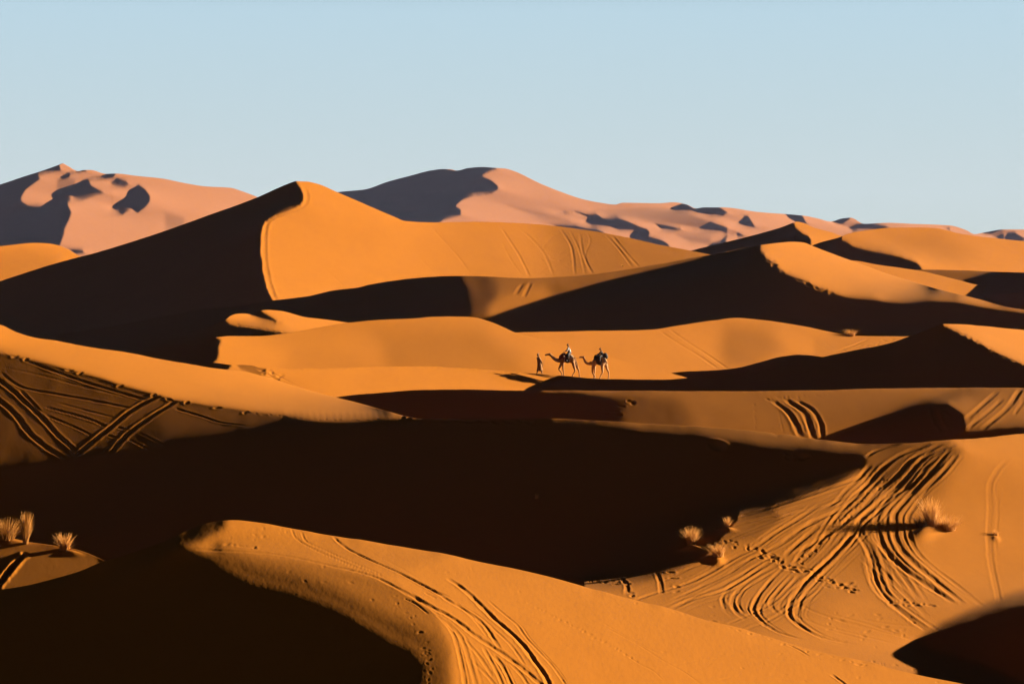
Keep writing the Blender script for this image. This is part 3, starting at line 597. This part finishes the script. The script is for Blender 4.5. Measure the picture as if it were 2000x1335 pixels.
def build_dune(i, name, mat, label):
    l = LAY[i]; u0, vt0, vb0, L = FIELD[l['key']]; du = l['du']
    u = np.concatenate([np.arange(-1300, -24, 16.0), np.arange(-24, 2024, du), np.arange(2024, 3300, 16.0)])
    Nt_ = l['rows']; t = np.linspace(0, 1, Nt_)
    su = u0[1] - u0[0]; Lf = cubic(cubic(L, u0[0], su, u, 0), 0, 1.0/(L.shape[1] - 1), t, 1)
    vt = silfun(l, np.clip(u, U0, U1)); vb = cubic(vb0, u0[0], su, u, 0)
    # crest line: small natural irregularity
    D0 = np.exp(Lf[:, 0]); vn = (0.03*vnoise(u*D0/F*.9, i) + 0.012*vnoise(u*D0/F*4, i+9))*F/D0*l.get('rough', 1)
    Um = np.repeat(u[:, None], Nt_, 1); Vm = vt[:, None] + t[None]*(vb - vt)[:, None]; Vm = Vm + vn[:, None]*np.exp(-(Vm - vt[:, None])/(.12*F/D0)[:, None]); D = np.exp(Lf)
    Wm = np.maximum(-1/np.minimum(np.gradient(Lf, axis=1)/np.gradient(Vm, axis=1), -1e-5), 300)
    X = (Um - 1000)/F*D; Y = D; Zz = ZC - (Vm - VH)/F*D
    dz = carve(l['key'], Um, Vm, D, Wm)
    # gentle unevenness of the sand
    sc = D[:, :1].mean()
    if sc < 500: dz = dz + 0.03*vnoise2(X*.45 + 50, Y*.3 + 50, i)*l.get('rough', 1)*min(1, sc/150) + 0.005*vnoise2(X*1.9 + 90, Y*1.1 + 90, i + 3)
    if sc > 1500: dz = dz + 1.0*vnoise2(X/70 + 70, Y/120 + 30, 5) + .3*vnoise2(X/28 + 70, Y/50 + 30, 6)
    edge = np.clip((Vm - vt[:, None])/6, 0.25, 1)
    Zz = Zz + dz*edge
    # lee side behind the crest, and foot in front, both down to the floor
    s0 = np.maximum((vt - VH)/F, -0.05) + 0.03
    offs = np.array([.0015, .004, .008, .014, .022, .035, .055, .085, .13, .2])
    pX, pY, pZ = [], [], []
    y_, z_, prev = Y[:, 0].copy(), Zz[:, 0].copy(), 0
    for o_ in offs:
        st = (o_ - prev)*D0; prev = o_
        sl = s0 + 0.52*(1 - math.exp(-o_/l.get('lee', .012)))
        y_ = y_ + st; z_ = z_ - st*sl
        pX.append(X[:, 0]*y_/Y[:, 0]); pY.append(y_.copy()); pZ.append(np.maximum(z_, ZG - 1))
    fX, fY, fZ = [], [], []
    y_, z_ = Y[:, -1].copy(), Zz[:, -1].copy()
    drop = (z_ - (ZG - 1))
    for k in (0.3, 1.0):
        yy = y_ - drop*k/0.62; fX.append(X[:, -1]); fY.append(np.maximum(yy, y_*.45)); fZ.append(z_ - drop*k)
    X = np.concatenate([np.stack(pX[::-1], 1), X, np.stack(fX, 1)], 1)
    Y = np.concatenate([np.stack(pY[::-1], 1), Y, np.stack(fY, 1)], 1)
    Zz = np.concatenate([np.stack(pZ[::-1], 1), Zz, np.stack(fZ, 1)], 1)
    n, m = X.shape; idx = np.arange(n*m).reshape(n, m)
    q = np.stack([idx[:-1, :-1], idx[:-1, 1:], idx[1:, 1:], idx[1:, :-1]], -1).reshape(-1, 4)
    o = mesh_obj(name, np.stack([X, Y, Zz], -1).reshape(-1, 3), q, mat)
    o['kind'] = 'structure'; o['label'] = label
    FACE[l['key']] = (u, vt, vb, X[:, 10:10+Nt_], Y[:, 10:10+Nt_], Zz[:, 10:10+Nt_])
    return o
FACE = {}
def surf(key, uu, vv):
    """point on the finished dune face at picture position"""
    u, vt, vb, X, Y, Zz = FACE[key]
    j = int(np.clip(np.searchsorted(u, uu), 0, len(u) - 1)); t = np.clip((vv - vt[j])/(vb[j] - vt[j]), 0, 1)*(X.shape[1] - 1)
    k = int(round(t)); return Vector((float(X[j, k]), float(Y[j, k]), float(Zz[j, k])))

DL = {'A': 'nearest dune with wheel tracks curving over its lit crest', 'B': 'broad shaded dune and lit hollow crossed by many tracks',
 'B2': 'low lit sand mound with grass at the left edge', 'F1': 'dark hollow of sand between the camel ridge and the golden dune', 'C': 'low dune in front of the camels with brown right side', 'D': 'narrow ridge the camels walk along, rising to a dark peak at right',
 'E': 'smooth golden dune behind the camels', 'F': 'golden dune with paired tracks behind the second camel', 'F2': 'small twin-lobed lit dune below the tall peak',
 'G': 'dark dune with a lit right face behind the camels', 'G2': 'slope behind the lit right face', 'H': 'tall left dune with a sharp curved crest',
 'I3': 'low brown dune with dark slip face at right', 'I2': 'rounded lit dune with dark hollow at right', 'I1': 'small pointed dune right of the centre', 'K': 'small golden dune at the left edge',
 'J1': 'distant pink hills at the left', 'J2': 'distant pink hills across the middle and right'}
import time as _t; _t0 = _t.time()
for i, l in enumerate(LAY):
    build_field(i)
    k = l['key']
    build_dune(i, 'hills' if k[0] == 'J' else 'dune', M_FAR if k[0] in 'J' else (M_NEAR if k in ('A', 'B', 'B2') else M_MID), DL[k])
print('dunes', _t.time() - _t0)
g = mesh_obj('ground', [(-5000, -200, ZG), (5000, -200, ZG), (5000, 6000, ZG), (-5000, 6000, ZG)], [(0, 1, 2, 3)], M_MID)
g['kind'] = 'structure'

# ------------------------------------------------------------------ camels and people on the ridge
def mat(name, col, rough=.85, trans=0, noise=.25, nscale=12.0):
    m = bpy.data.materials.new(name); m.use_nodes = True; n = m.node_tree.nodes; l = m.node_tree.links
    b = n['Principled BSDF']; b.inputs['Roughness'].default_value = rough; b.inputs['Specular IOR Level'].default_value = .2
    tc = n.new('ShaderNodeTexCoord'); t = n.new('ShaderNodeTexNoise'); t.inputs['Scale'].default_value = nscale; t.inputs['Detail'].default_value = 4
    l.new(tc.outputs['Object'], t.inputs['Vector'])
    mx = n.new('ShaderNodeMix'); mx.data_type = 'RGBA'
    mx.inputs['A'].default_value = tuple(c*(1 - noise) for c in col) + (1,); mx.inputs['B'].default_value = tuple(min(1, c*(1 + noise)) for c in col) + (1,)
    l.new(t.outputs['Fac'], mx.inputs['Factor']); l.new(mx.outputs['Result'], b.inputs['Base Color'])
    if trans:
        b.inputs['Transmission Weight'].default_value = 0
        tr_ = n.new('ShaderNodeBsdfTranslucent'); l.new(mx.outputs['Result'], tr_.inputs['Color'])
        ms = n.new('ShaderNodeMixShader'); ms.inputs[0].default_value = trans
        l.new(b.outputs[0], ms.inputs[1]); l.new(tr_.outputs[0], ms.inputs[2]); l.new(ms.outputs[0], n['Material Output'].inputs[0])
    return m
M_CAMEL = mat('camel_fur', (.19, .092, .034)); M_CAMEL2 = mat('camel_fur_pale', (.26, .14, .065)); M_SKIN = mat('skin', (.08, .036, .02), noise=.08)
M_ROBE = mat('robe_cloth', (.13, .055, .013)); M_TURBAN = mat('turban_cloth', (.16, .19, .28)); M_WHITE = mat('white_cloth', (.36, .37, .42), noise=.06)
M_BLACK = mat('black_cloth', (.012, .012, .018)); M_NAVY = mat('dark_trousers', (.02, .025, .045)); M_RED = mat('red_blanket', (.12, .028, .016), nscale=30)
M_PALE = mat('pale_blanket', (.20, .14, .10), nscale=30); M_HAIR = mat('dark_hair', (.015, .01, .008)); M_PACK = mat('dark_saddle_pad', (.03, .018, .014))
M_ROPE = mat('rope_fibre', (.25, .17, .09))

def skin_obj(name, chains, m, parent, sub=2):
    """chains: lists of (x, y, z, radius[, radius2]); a chain starting with an int is joined to that vertex of the first chain"""
    V, R, E = [], [], []; names = {}
    for ch in chains:
        prev = None
        for p in ch:
            if isinstance(p, str): prev = names[p]; continue
            key = None
            if isinstance(p[0], str): key, p = p[0], p[1:]
            V.append(p[:3]); R.append((p[3], p[4] if len(p) > 4 else p[3])); k = len(V) - 1
            if key: names[key] = k
            if prev is not None: E.append((prev, k))
            prev = k
    me = bpy.data.meshes.new(name); me.from_pydata(V, E, []); o = bpy.data.objects.new('tmp', me); C.collection.objects.link(o)
    sm = o.modifiers.new('skin', 'SKIN'); sm.use_smooth_shade = True; sm.branch_smoothing = .6
    sk = me.skin_vertices[0].data
    for k, r in enumerate(R): sk[k].radius = r; sk[k].use_root = (k == 0)
    if sub: ss = o.modifiers.new('sub', 'SUBSURF'); ss.levels = ss.render_levels = sub
    dg = bpy.context.evaluated_depsgraph_get(); m2 = bpy.data.meshes.new_from_object(o.evaluated_get(dg))
    bpy.data.objects.remove(o); m2.materials.clear(); m2.materials.append(m)
    for p in m2.polygons: p.use_smooth = True
    ob = bpy.data.objects.new(name, m2); C.collection.objects.link(ob); ob.parent = parent
    return ob

def drape(name, prof, m, parent, half, thick=.03, n=14):
    """cloth hung over a back: prof = list of (x, z_top, drop) ; half = half width across"""
    V = []; Fc = []
    for (x, zt, dr) in prof:
        for i in range(n + 1):
            a = -1 + 2*i/n; s = abs(a)
            y = half*math.sin(a*math.pi/2)*(1.02 + .04*math.sin(x*23 + a*5)); z = zt - dr*(1 - math.cos(s*math.pi/2))**1.0 + .012*math.sin(x*40 + i*1.3)
            V.append((x, y, z))
    k = n + 1
    for j in range(len(prof) - 1):
        for i in range(n): Fc.append((j*k + i, j*k + i + 1, (j+1)*k + i + 1, (j+1)*k + i))
    o = mesh_obj(name, V, Fc, m, parent); so = o.modifiers.new('solid', 'SOLIDIFY'); so.thickness = thick; so.offset = 1
    ss = o.modifiers.new('sub', 'SUBSURF'); ss.levels = ss.render_levels = 1
    return o

def empty(name, loc, label=None, cat=None, group=None):
    o = bpy.data.objects.new(name, None); C.collection.objects.link(o); o.location = loc; o.empty_display_size = .3
    if label: o['label'] = label
    if cat: o['category'] = cat
    if group: o['group'] = group
    return o

uD, vtD, vbD, XD, YD, ZD = FACE['D']
def ridge(px):
    """ridge top under picture column px"""
    j = np.interp(px, uD, np.arange(len(uD))); j0 = int(j); f = j - j0
    k = 2
    return [float(A_[j0, k]*(1-f) + A_[j0+1, k]*f) for A_ in (XD, YD, ZD)]
def behind(px, b):
    x, y, z = ridge(px); s0 = max((float(np.interp(px, uD, vtD)) - VH)/F, -.05) + .03; o_ = b/y
    return [x*(y + b)/y, y + b, z - b*s0 - .52*y*(o_ - .05*(1 - math.exp(-o_/.05)))]
def camel(u_ref, pts, fur, label, back=0.0):
    """pts in tenths of a picture pixel, measured from (1020, 640) of the photograph"""
    bx, by, bz = behind(u_ref, back); root = empty('camel', (bx, by + .05, bz), label, 'camel'); BACK[0] = back
    v_ref = VH + (ZC - bz)*F/by
    def P(x, y): return (((1020 + x/10) - u_ref)/F*by, (v_ref - (640 + y/10))/F*by)
    return root, P
BACK = [0.0]
def foot_z(root, x):
    px = 1000 + (root.location.x + x)/root.location.y*F
    return behind(px, BACK[0])[2] - root.location.z

def leg(P, root, side, pts, radii, hoof=.065):
    c = []
    for (x, y), r in zip(pts, radii):
        X_, Z_ = P(x, y); c.append((X_, side, Z_, r, r))
    fx = c[-1][0]; fz = foot_z(root, fx)
    c[-1] = (fx, side, fz + .07, radii[-1], radii[-1]); c.append((fx - .05, side, fz + .03, .085, .05))
    return c

# first camel
r1, P = camel(1112, None, M_CAMEL, 'dark brown camel carrying the rider in a white shirt, led by the walking guide', 2.0)
def b3(P, x, y, r, r2=None, key=None, yy=0.0):
    X_, Z_ = P(x, y); t = (X_, yy, Z_, r, r2 or r); return ((key,) + t) if key else t
body = [b3(P,880,622,.33,.36,'mid'), b3(P,800,612,.29,.34,'sh'), b3(P,750,625,.22,.26,'ch'), b3(P,690,642,.15,.17), b3(P,635,612,.12,.14), b3(P,590,568,.10,.12), b3(P,552,530,.085,.10,'hd'), b3(P,520,515,.10,.11), b3(P,480,523,.075,.08), b3(P,440,535,.05,.055)]
rear = ['mid', b3(P,960,615,.30,.33,'hip'), b3(P,1020,605,.19,.22,'tb'), b3(P,1050,640,.04), b3(P,1080,710,.025), b3(P,1085,760,.035), b3(P,1082,785,.015)]
hump = ['mid', b3(P,895,560,.24,.24), b3(P,897,520,.13,.12)]
fl = ['sh'] + leg(P, r1, -.14, [(765,690),(728,775),(712,805),(765,870),(792,915)], [.13,.08,.07,.045,.045])
fr = ['sh'] + leg(P, r1, .14, [(795,680),(798,770),(800,815),(808,880),(812,925)], [.13,.08,.07,.045,.045])
hl = ['hip'] + leg(P, r1, -.15, [(1000,680),(1008,745),(1035,838),(1000,890),(962,935)], [.19,.125,.06,.045,.045])
hr = ['hip'] + leg(P, r1, .15, [(1035,665),(1060,745),(1104,830),(1115,890),(1118,945)], [.18,.11,.06,.045,.045])
ear1 = ['hd', b3(P,540,498,.03,.03,yy=.07), b3(P,545,478,.012,yy=.09)]; ear2 = ['hd', b3(P,540,498,.03,.03,yy=-.07), b3(P,545,478,.012,yy=-.09)]
skin_obj('body', [body, rear, hump, fl, fr, hl, hr, ear1, ear2], M_CAMEL, r1)
def pf(P, rows): return [(P(x, y)[0], P(x, y)[1], d) for x, y, d in rows]
drape('saddle_blanket', pf(P, [(835,520,.55),(860,500,.75),(890,490,.8),(915,500,.72),(925,510,.6)]), M_PACK, r1, .37)
drape('blanket_roll', pf(P, [(715,555,.28),(740,525,.40),(780,490,.5),(820,478,.55),(850,488,.5)]), M_RED, r1, .34)
drape('rump_cloth', pf(P, [(925,515,.35),(955,520,.34),(985,535,.3),(1000,545,.25)]), M_PALE, r1, .30)
skin_obj('saddle_bag', [[b3(P,870,625,.07,.09,yy=-.38), b3(P,872,650,.06,.07,yy=-.39)]], M_WHITE, r1)
skin_obj('saddle_bag', [[b3(P,812,530,.05,.06,yy=-.34), b3(P,810,565,.05,.06,yy=-.36)]], M_PALE, r1)

# second camel
r2, P2 = camel(1172, None, M_CAMEL2, 'paler brown camel with drooping neck carrying the rider in black', 3.4)
body = [b3(P2,1500,655,.31,.37,'mid'), b3(P2,1425,650,.27,.34,'sh'), b3(P2,1370,665,.20,.25,'ch'), b3(P2,1315,708,.11,.13), b3(P2,1262,695,.09,.11), b3(P2,1220,650,.085,.10), b3(P2,1208,595,.09,.11,'hd'), b3(P2,1185,570,.095,.10), b3(P2,1145,570,.075,.08), b3(P2,1112,580,.05,.05)]
rear = ['mid', b3(P2,1570,650,.29,.34,'hip'), b3(P2,1625,630,.18,.22,'tb'), b3(P2,1655,665,.035), b3(P2,1678,730,.025), b3(P2,1682,775,.03), b3(P2,1680,795,.015)]
hump = ['mid', b3(P2,1495,590,.24,.24), b3(P2,1490,555,.13,.12)]
fl = ['sh'] + leg(P2, r2, -.14, [(1380,740),(1370,820),(1368,875),(1410,925),(1450,962)], [.12,.075,.065,.045,.045])
fr = ['sh'] + leg(P2, r2, .14, [(1415,740),(1414,820),(1412,880),(1402,930),(1388,965)], [.12,.075,.065,.045,.045])
hl = ['hip'] + leg(P2, r2, -.15, [(1560,740),(1562,800),(1570,872),(1530,930),(1492,972)], [.17,.11,.06,.045,.045])
hr = ['hip'] + leg(P2, r2, .15, [(1640,710),(1650,790),(1692,870),(1690,930),(1674,980)], [.17,.10,.06,.045,.045])
ear1 = ['hd', b3(P2,1205,555,.03,.03,yy=.07), b3(P2,1212,538,.012,yy=.09)]; ear2 = ['hd', b3(P2,1205,555,.03,.03,yy=-.07), b3(P2,1212,538,.012,yy=-.09)]
skin_obj('body', [body, rear, hump, fl, fr, hl, hr, ear1, ear2], M_CAMEL2, r2)
drape('saddle_blanket', pf(P2, [(1440,545,.5),(1465,525,.75),(1500,520,.85),(1535,530,.8),(1555,545,.7)]), M_PACK, r2, .36)
drape('saddle_pad', pf(P2, [(1395,570,.25),(1410,540,.35),(1430,528,.4),(1450,530,.4)]), M_BLACK, r2, .30)
drape('rump_cloth', pf(P2, [(1560,545,.5),(1590,555,.55),(1620,570,.45),(1635,585,.35)]), M_PALE, r2, .32)

def hand(key, p, d, up=(0, 0, 1)):
    """five-fingered relaxed hand continuing from joint key at p, pointing along d"""
    p = Vector(p); d = Vector(d).normalized(); s = d.cross(Vector(up)).normalized(); n_ = s.cross(d)
    palm = p + d*.07
    ch = [[key, ('pm' + key,) + tuple(palm) + (.034, .016)]]
    for k, ln in enumerate((.062, .074, .07, .055)):
        a = palm + s*(-.027 + .018*k) + d*.03; b = a + d*ln*.6 - n_*.012; c_ = b + d*ln*.25 - n_*.03
        ch.append(['pm' + key, tuple(a) + (.009,), tuple(b) + (.008,), tuple(c_) + (.006,)])
    a = p + d*.03 - s*.035; b = a + d*.035 - s*.018 - n_*.01
    ch.append([key, tuple(a) + (.011,), tuple(b) + (.008,)])
    return ch

def head_chain(key, x, y, z, fx=-1):
    """neck end named key -> skull, face with nose and chin, ears; looks along fx"""
    return [[key, ('sk', x, y, z, .088, .088), (x, y, z + .075, .082, .078)], ['sk', ('fc', x + fx*.05, y, z - .03, .062, .066), (x + fx*.098, y, z - .015, .016, .018)],
            ['fc', (x + fx*.055, y, z - .085, .035, .03)], ['sk', (x, y - .09, z - .01, .016, .022)], ['sk', (x, y + .09, z - .01, .016, .022)]]

def rider(root_c, P, label, hip, chest, neck, head, hand_pt, knee, ankle, top_m, leg_m, hat, bulk=1.0):
    rt = empty('person', (root_c.location.x + P(*hip)[0], root_c.location.y, root_c.location.z + P(*hip)[1]), label, 'person')
    ox, oz = P(*hip)
    def q(x, y): X_, Z_ = P(x, y); return X_ - ox, Z_ - oz
    hx, hz = 0, 0; cx, cz = q(*chest); nx, nz = q(*neck); dx, dz_ = q(*head); kx, kz = q(*knee); ax, az = q(*ankle); wx, wz = q(*hand_pt)
    ch = [[('pel', 0, 0, 0, .16, .13), (cx*.5, 0, cz*.5, .15, .12), ('ch', cx, 0, cz, .17, .13), ('nk', nx, 0, nz, .06, .06)]] + head_chain('nk', dx, 0, dz_)
    for s in (-1, 1):
        K = 'w' + str(s)
        ch.append(['pel', (kx*.15, s*.16, kz*.15, .11), (kx, s*.42, kz, .075), (ax, s*.44, az, .045), (ax - .12, s*.44, az - .03, .04, .03)])
        ex, ez = (nx + wx)/2 + .03, (nz + wz)/2 - .10
        ch.append(['ch', (nx + .01, s*.19, nz - .07, .06), (ex, s*.25, ez, .045), (K, wx, s*.12, wz, .03)])
        ch += hand(K, (wx, s*.12, wz), (-1, 0, -.2))
    skin_obj('body', ch, M_SKIN, rt)
    sh = [[('pel', 0, 0, -.02, .175*bulk, .15*bulk), (cx*.5, 0, cz*.5, .172*bulk, .14*bulk), ('ch', cx, 0, cz, .195*bulk, .15*bulk), (nx, 0, nz - .05, .09*bulk, .08*bulk)]]
    for s in (-1, 1):
        ex, ez = (nx + wx)/2 + .03, (nz + wz)/2 - .10
        sh.append(['ch', (nx + .01, s*.20, nz - .07, .078), (ex, s*.255, ez, .06), ((ex + 2*wx)/3, s*.18, (ez + 2*wz)/3, .048)])
    skin_obj('shirt', sh, top_m, rt)
    tr_ = [[('pel', 0, 0, -.04, .18, .13)]]
    for s in (-1, 1): tr_.append(['pel', (kx*.15, s*.17, kz*.15, .125), (kx, s*.42, kz, .09), (ax, s*.44, az + .05, .06)])
    skin_obj('trousers', tr_, leg_m, rt)
    skin_obj('hair' if hat is M_HAIR else 'headwear', [[(dx + .02, 0, dz_ + .03, .095, .098), (dx + .01, 0, dz_ + .09, .075, .075)]], hat, rt)
    return rt
rider(r1, P, 'person in a white shirt and dark trousers riding the front camel', (925,478), (918,420), (903,368), (890,330), (835,462), (890,520), (905,590), M_WHITE, M_NAVY, M_HAIR)
p2 = rider(r2, P2, 'person in black clothes with a black pack riding the second camel', (1560,545), (1565,490), (1540,445), (1522,412), (1450,525), (1500,560), (1520,640), M_BLACK, M_BLACK, M_HAIR, 1.35)
ox, oz = P2(1560,545)
def q2(x, y): X_, Z_ = P2(x, y); return X_ - ox, Z_ - oz
a = q2(1588,492); b = q2(1628,550); c = q2(1650,615)
skin_obj('backpack', [[(a[0], 0, a[1], .19, .22), (b[0], 0, b[1], .20, .22), (c[0], 0, c[1], .11, .15)]], M_BLACK, p2)

# the guide on foot
gx, gy, gz = behind(1053.5, 1.2); gv = VH + (ZC - gz)*F/gy
rg = empty('person', (gx, gy, gz), 'walking guide in a long ochre robe and pale blue turban leading the camels', 'person')
def G(x, y): return ((1020 + x/10) - 1053.5)/F*gy, (gv - (640 + y/10))/F*gy
def g3(x, y, r, r2=None, yy=0., key=None): X_, Z_ = G(x, y); t = (X_, yy, Z_, r, r2 or r); return ((key,) + t) if key else t
nk = G(316, 560); hd = G(306, 523)
ch = [[g3(338,705,.14,.11,0,'pel'), g3(330,650,.125,.10), g3(322,600,.16,.11,0,'ch'), g3(316,566,.055,.055,0,'nk')]] + head_chain('nk', hd[0], 0, hd[1])
ch.append(['pel', g3(312,780,.075,None,-.08), g3(300,840,.055,None,-.09), g3(290,885,.045,None,-.09), g3(272,893,.04,.03,-.09)])
ch.append(['pel', g3(362,780,.075,None,.08), g3(372,845,.055,None,.09), g3(388,885,.045,None,.09), g3(385,900,.04,.03,.09)])
w1, w2 = G(372, 690), G(390, 730)
ch.append(['ch', g3(335,600,.055,None,-.19), g3(372,665,.045,None,-.22), g3(393,725,.03,None,-.2,'wl')]); ch += hand('wl', (w2[0], -.2, w2[1]), (.1, 0, -1), (1, 0, 0))
ch.append(['ch', g3(315,600,.055,None,.19), g3(318,660,.045,None,.24), g3(345,690,.03,None,.2,'wr')]); wr_ = G(345, 690); ch += hand('wr', (wr_[0], .2, wr_[1]), (.9, 0, -.3))
skin_obj('body', ch, M_SKIN, rg)
def robe():
    rows = [(318,570,.09,.08),(320,590,.16,.12),(326,630,.14,.12),(333,680,.15,.13),(337,740,.17,.15),(338,790,.19,.17),(338,822,.22,.18),(340,838,.225,.185)]
    V, Fc, n = [], [], 28
    for k, (x, y, a_, b2) in enumerate(rows):
        X_, Z_ = G(x, y)
        for i in range(n):
            t = 2*math.pi*i/n; w = 1 + .07*k/7*math.sin(t*5 + k*.4)
            V.append((X_ + a_*w*math.cos(t) + (.03*k/7 if math.cos(t) > 0 else 0), b2*w*math.sin(t), Z_ + (.03*math.sin(3*t) if k == 7 else 0)))
    for k in range(len(rows) - 1):
        for i in range(n): Fc.append((k*n + i, k*n + (i+1) % n, (k+1)*n + (i+1) % n, (k+1)*n + i))
    o = mesh_obj('robe', V, Fc, M_ROBE, rg); s = o.modifiers.new('solid', 'SOLIDIFY'); s.thickness = .015
robe()
skin_obj('sleeve', [[g3(322,592,.08,None,-.12), g3(340,605,.075,None,-.19), g3(374,662,.07,None,-.225), g3(388,705,.075,.05,-.21)]], M_ROBE, rg)
skin_obj('sleeve', [[g3(320,592,.08,None,.12), g3(318,608,.075,None,.19), g3(320,655,.07,None,.235), g3(338,682,.07,.05,.21)]], M_ROBE, rg)
skin_obj('turban', [[(hd[0] + .02, 0, hd[1] + .045, .115, .115), (hd[0] + .015, 0, hd[1] + .11, .10, .09)], ], M_TURBAN, rg)
# lead ropes
def rope(name, A_, B_, sag, label):
    pts = [];
    for k in range(13):
        t = k/12; p = A_.lerp(B_, t); p.z -= sag*4*t*(1 - t); pts.append((p.x, p.y, p.z, .011))
    o = skin_obj(name, [pts], M_ROPE, None, 1); o['label'] = label; o['category'] = 'rope'; return o
h1 = r1.location + Vector((P(455,545)[0], 0, P(455,545)[1])); hr_ = rg.location + Vector((w2[0] + .02, -.2, w2[1] - .1))
rope('lead_rope', hr_, h1, .12, 'lead rope hanging between the guide and the front camel')
t1 = r1.location + Vector((P(1000,560)[0], 0, P(1000,560)[1])); h2 = r2.location + Vector((P2(1125,590)[0], 0, P2(1125,590)[1]))
rope('lead_rope', t1 + Vector((0, -.05, .1)), h2, .10, 'lead rope hanging between the two camels')

# ------------------------------------------------------------------ dry grass
M_GRASS = mat('dry_grass', (.42, .20, .055), trans=.35, noise=.3, nscale=20); M_GRASS2 = mat('dry_grass_dull', (.30, .135, .028), trans=.3, noise=.3, nscale=20)
def tuft(key, uu, vv, hpx, wpx, n, label, m=M_GRASS, lean=0.0, name='grass_tuft', spread=1.0, seed=0, core=0):
    r = random.Random(seed + int(uu)); base = surf(key, uu, vv); D = base.y; h = hpx/F*D; w = wpx/F*D
    V, Fc = [], []
    for i in range(n):
        a = r.uniform(0, 2*math.pi); rr = r.random()**.6*w*.22; x0, y0 = rr*math.cos(a), rr*math.sin(a)*.8
        ln = h*r.uniform(.45, 1.05)*(1 - .3*(rr/(w*.22 + 1e-6))**2*r.random()); a2 = a + r.gauss(0, .9); out = r.uniform(.05, .75)*spread*w*.75; wd = r.uniform(.004, .009)*(1 + D/250)
        px_, py_ = -math.sin(a2 + r.uniform(-1, 1)), math.cos(a2)
        k0 = len(V)
        for s in (0, .35, .7, 1.0):
            bend = s**1.7
            x = x0 + math.cos(a2)*out*bend + lean*h*bend; y = y0 + math.sin(a2)*out*bend; z = ln*(s - .18*s*s*abs(out)/(w + 1e-6)) - .04
            q = wd*(1 - s*.85); V += [(x - px_*q, y - py_*q, z), (x + px_*q, y + py_*q, z)]
        for s in range(3): Fc.append((k0 + 2*s, k0 + 2*s + 1, k0 + 2*s + 3, k0 + 2*s + 2))
    o = mesh_obj(name, V, Fc, m, None, False); o.location = base; o['label'] = label; o['category'] = 'grass tuft'; return o
GG = 'dry grass tufts on the sand'
for a in [('B2',12,1056,48,66,420,'low spreading dull grass tuft at the left edge of the picture',M_GRASS2), ('B2',49,1062,68,22,380,'tallest narrow upright grass tuft near the left edge',M_GRASS2,.04),
    ('B2',126,1073,38,40,260,'fan-shaped pale grass tuft on a small mound left of the near dune'), ('B',1350,1064,40,38,420,'dense rounded pale grass tuft standing against the dark slope'),
    ('B',1402,1090,30,46,300,'wide pale grass tuft touching the tangle of wheel tracks',M_GRASS,-.15), ('B',1420,1027,24,20,110,'thin small grass tuft at the upper end of the left wheel tracks'),
    ('B',1818,1030,60,50,420,'tall wispy pale grass tuft beside the dark shrub on the lit slope',M_GRASS,-.1), ('B',1852,1034,34,60,360,'low pale grass tuft spreading right of the tall wispy one',M_GRASS,.15),
    ('B',1945,1046,16,16,60,'tiny pale grass tuft alone near the right edge'), ('F',1662,655,15,34,260,'far grass tuft on the crest of the golden dune behind the second camel'),
    ('B',1048,973,13,14,60,'small lone grass tuft in the middle of the dark slope'), ('H',1216,520,5,9,40,'tiny far grass tuft on the lit slope of the tall dune')]:
    o = tuft(*a); o['group'] = GG
s = tuft('B', 1797, 1030, 26, 40, 300, 'dark dense twiggy shrub shading the tracks on the lit slope', mat('dark_twigs', (.06, .032, .014), noise=.4), 0, 'shrub', 1.2); s['category'] = 'shrub'

# ------------------------------------------------------------------ haze: thin blue evening air round the camera and the whole scene
def haze():
    x0, x1, y0, y1, z0, z1 = -5200, 5200, -400, 6200, ZG - 2.5, 150
    V = [(x, y, z) for x in (x0, x1) for y in (y0, y1) for z in (z0, z1)]
    Q = [(0,1,3,2),(4,6,7,5),(0,4,5,1),(2,3,7,6),(0,2,6,4),(1,5,7,3)]
    m = bpy.data.materials.new('haze'); m.use_nodes = True; n = m.node_tree.nodes; n.clear()
    out = n.new('ShaderNodeOutputMaterial'); v = n.new('ShaderNodeVolumePrincipled')
    v.inputs['Color'].default_value = (.36, .48, 1.0, 1); v.inputs['Density'].default_value = 0.0000145; v.inputs['Anisotropy'].default_value = 0.0
    m.node_tree.links.new(v.outputs[0], out.inputs['Volume'])
    o = mesh_obj('haze', V, Q, m, None, False); o['kind'] = 'stuff'; o['label'] = 'thin bluish evening haze over the dunes'
    o.display_type = 'WIRE'
haze()
C.cycles.volume_bounces = 0
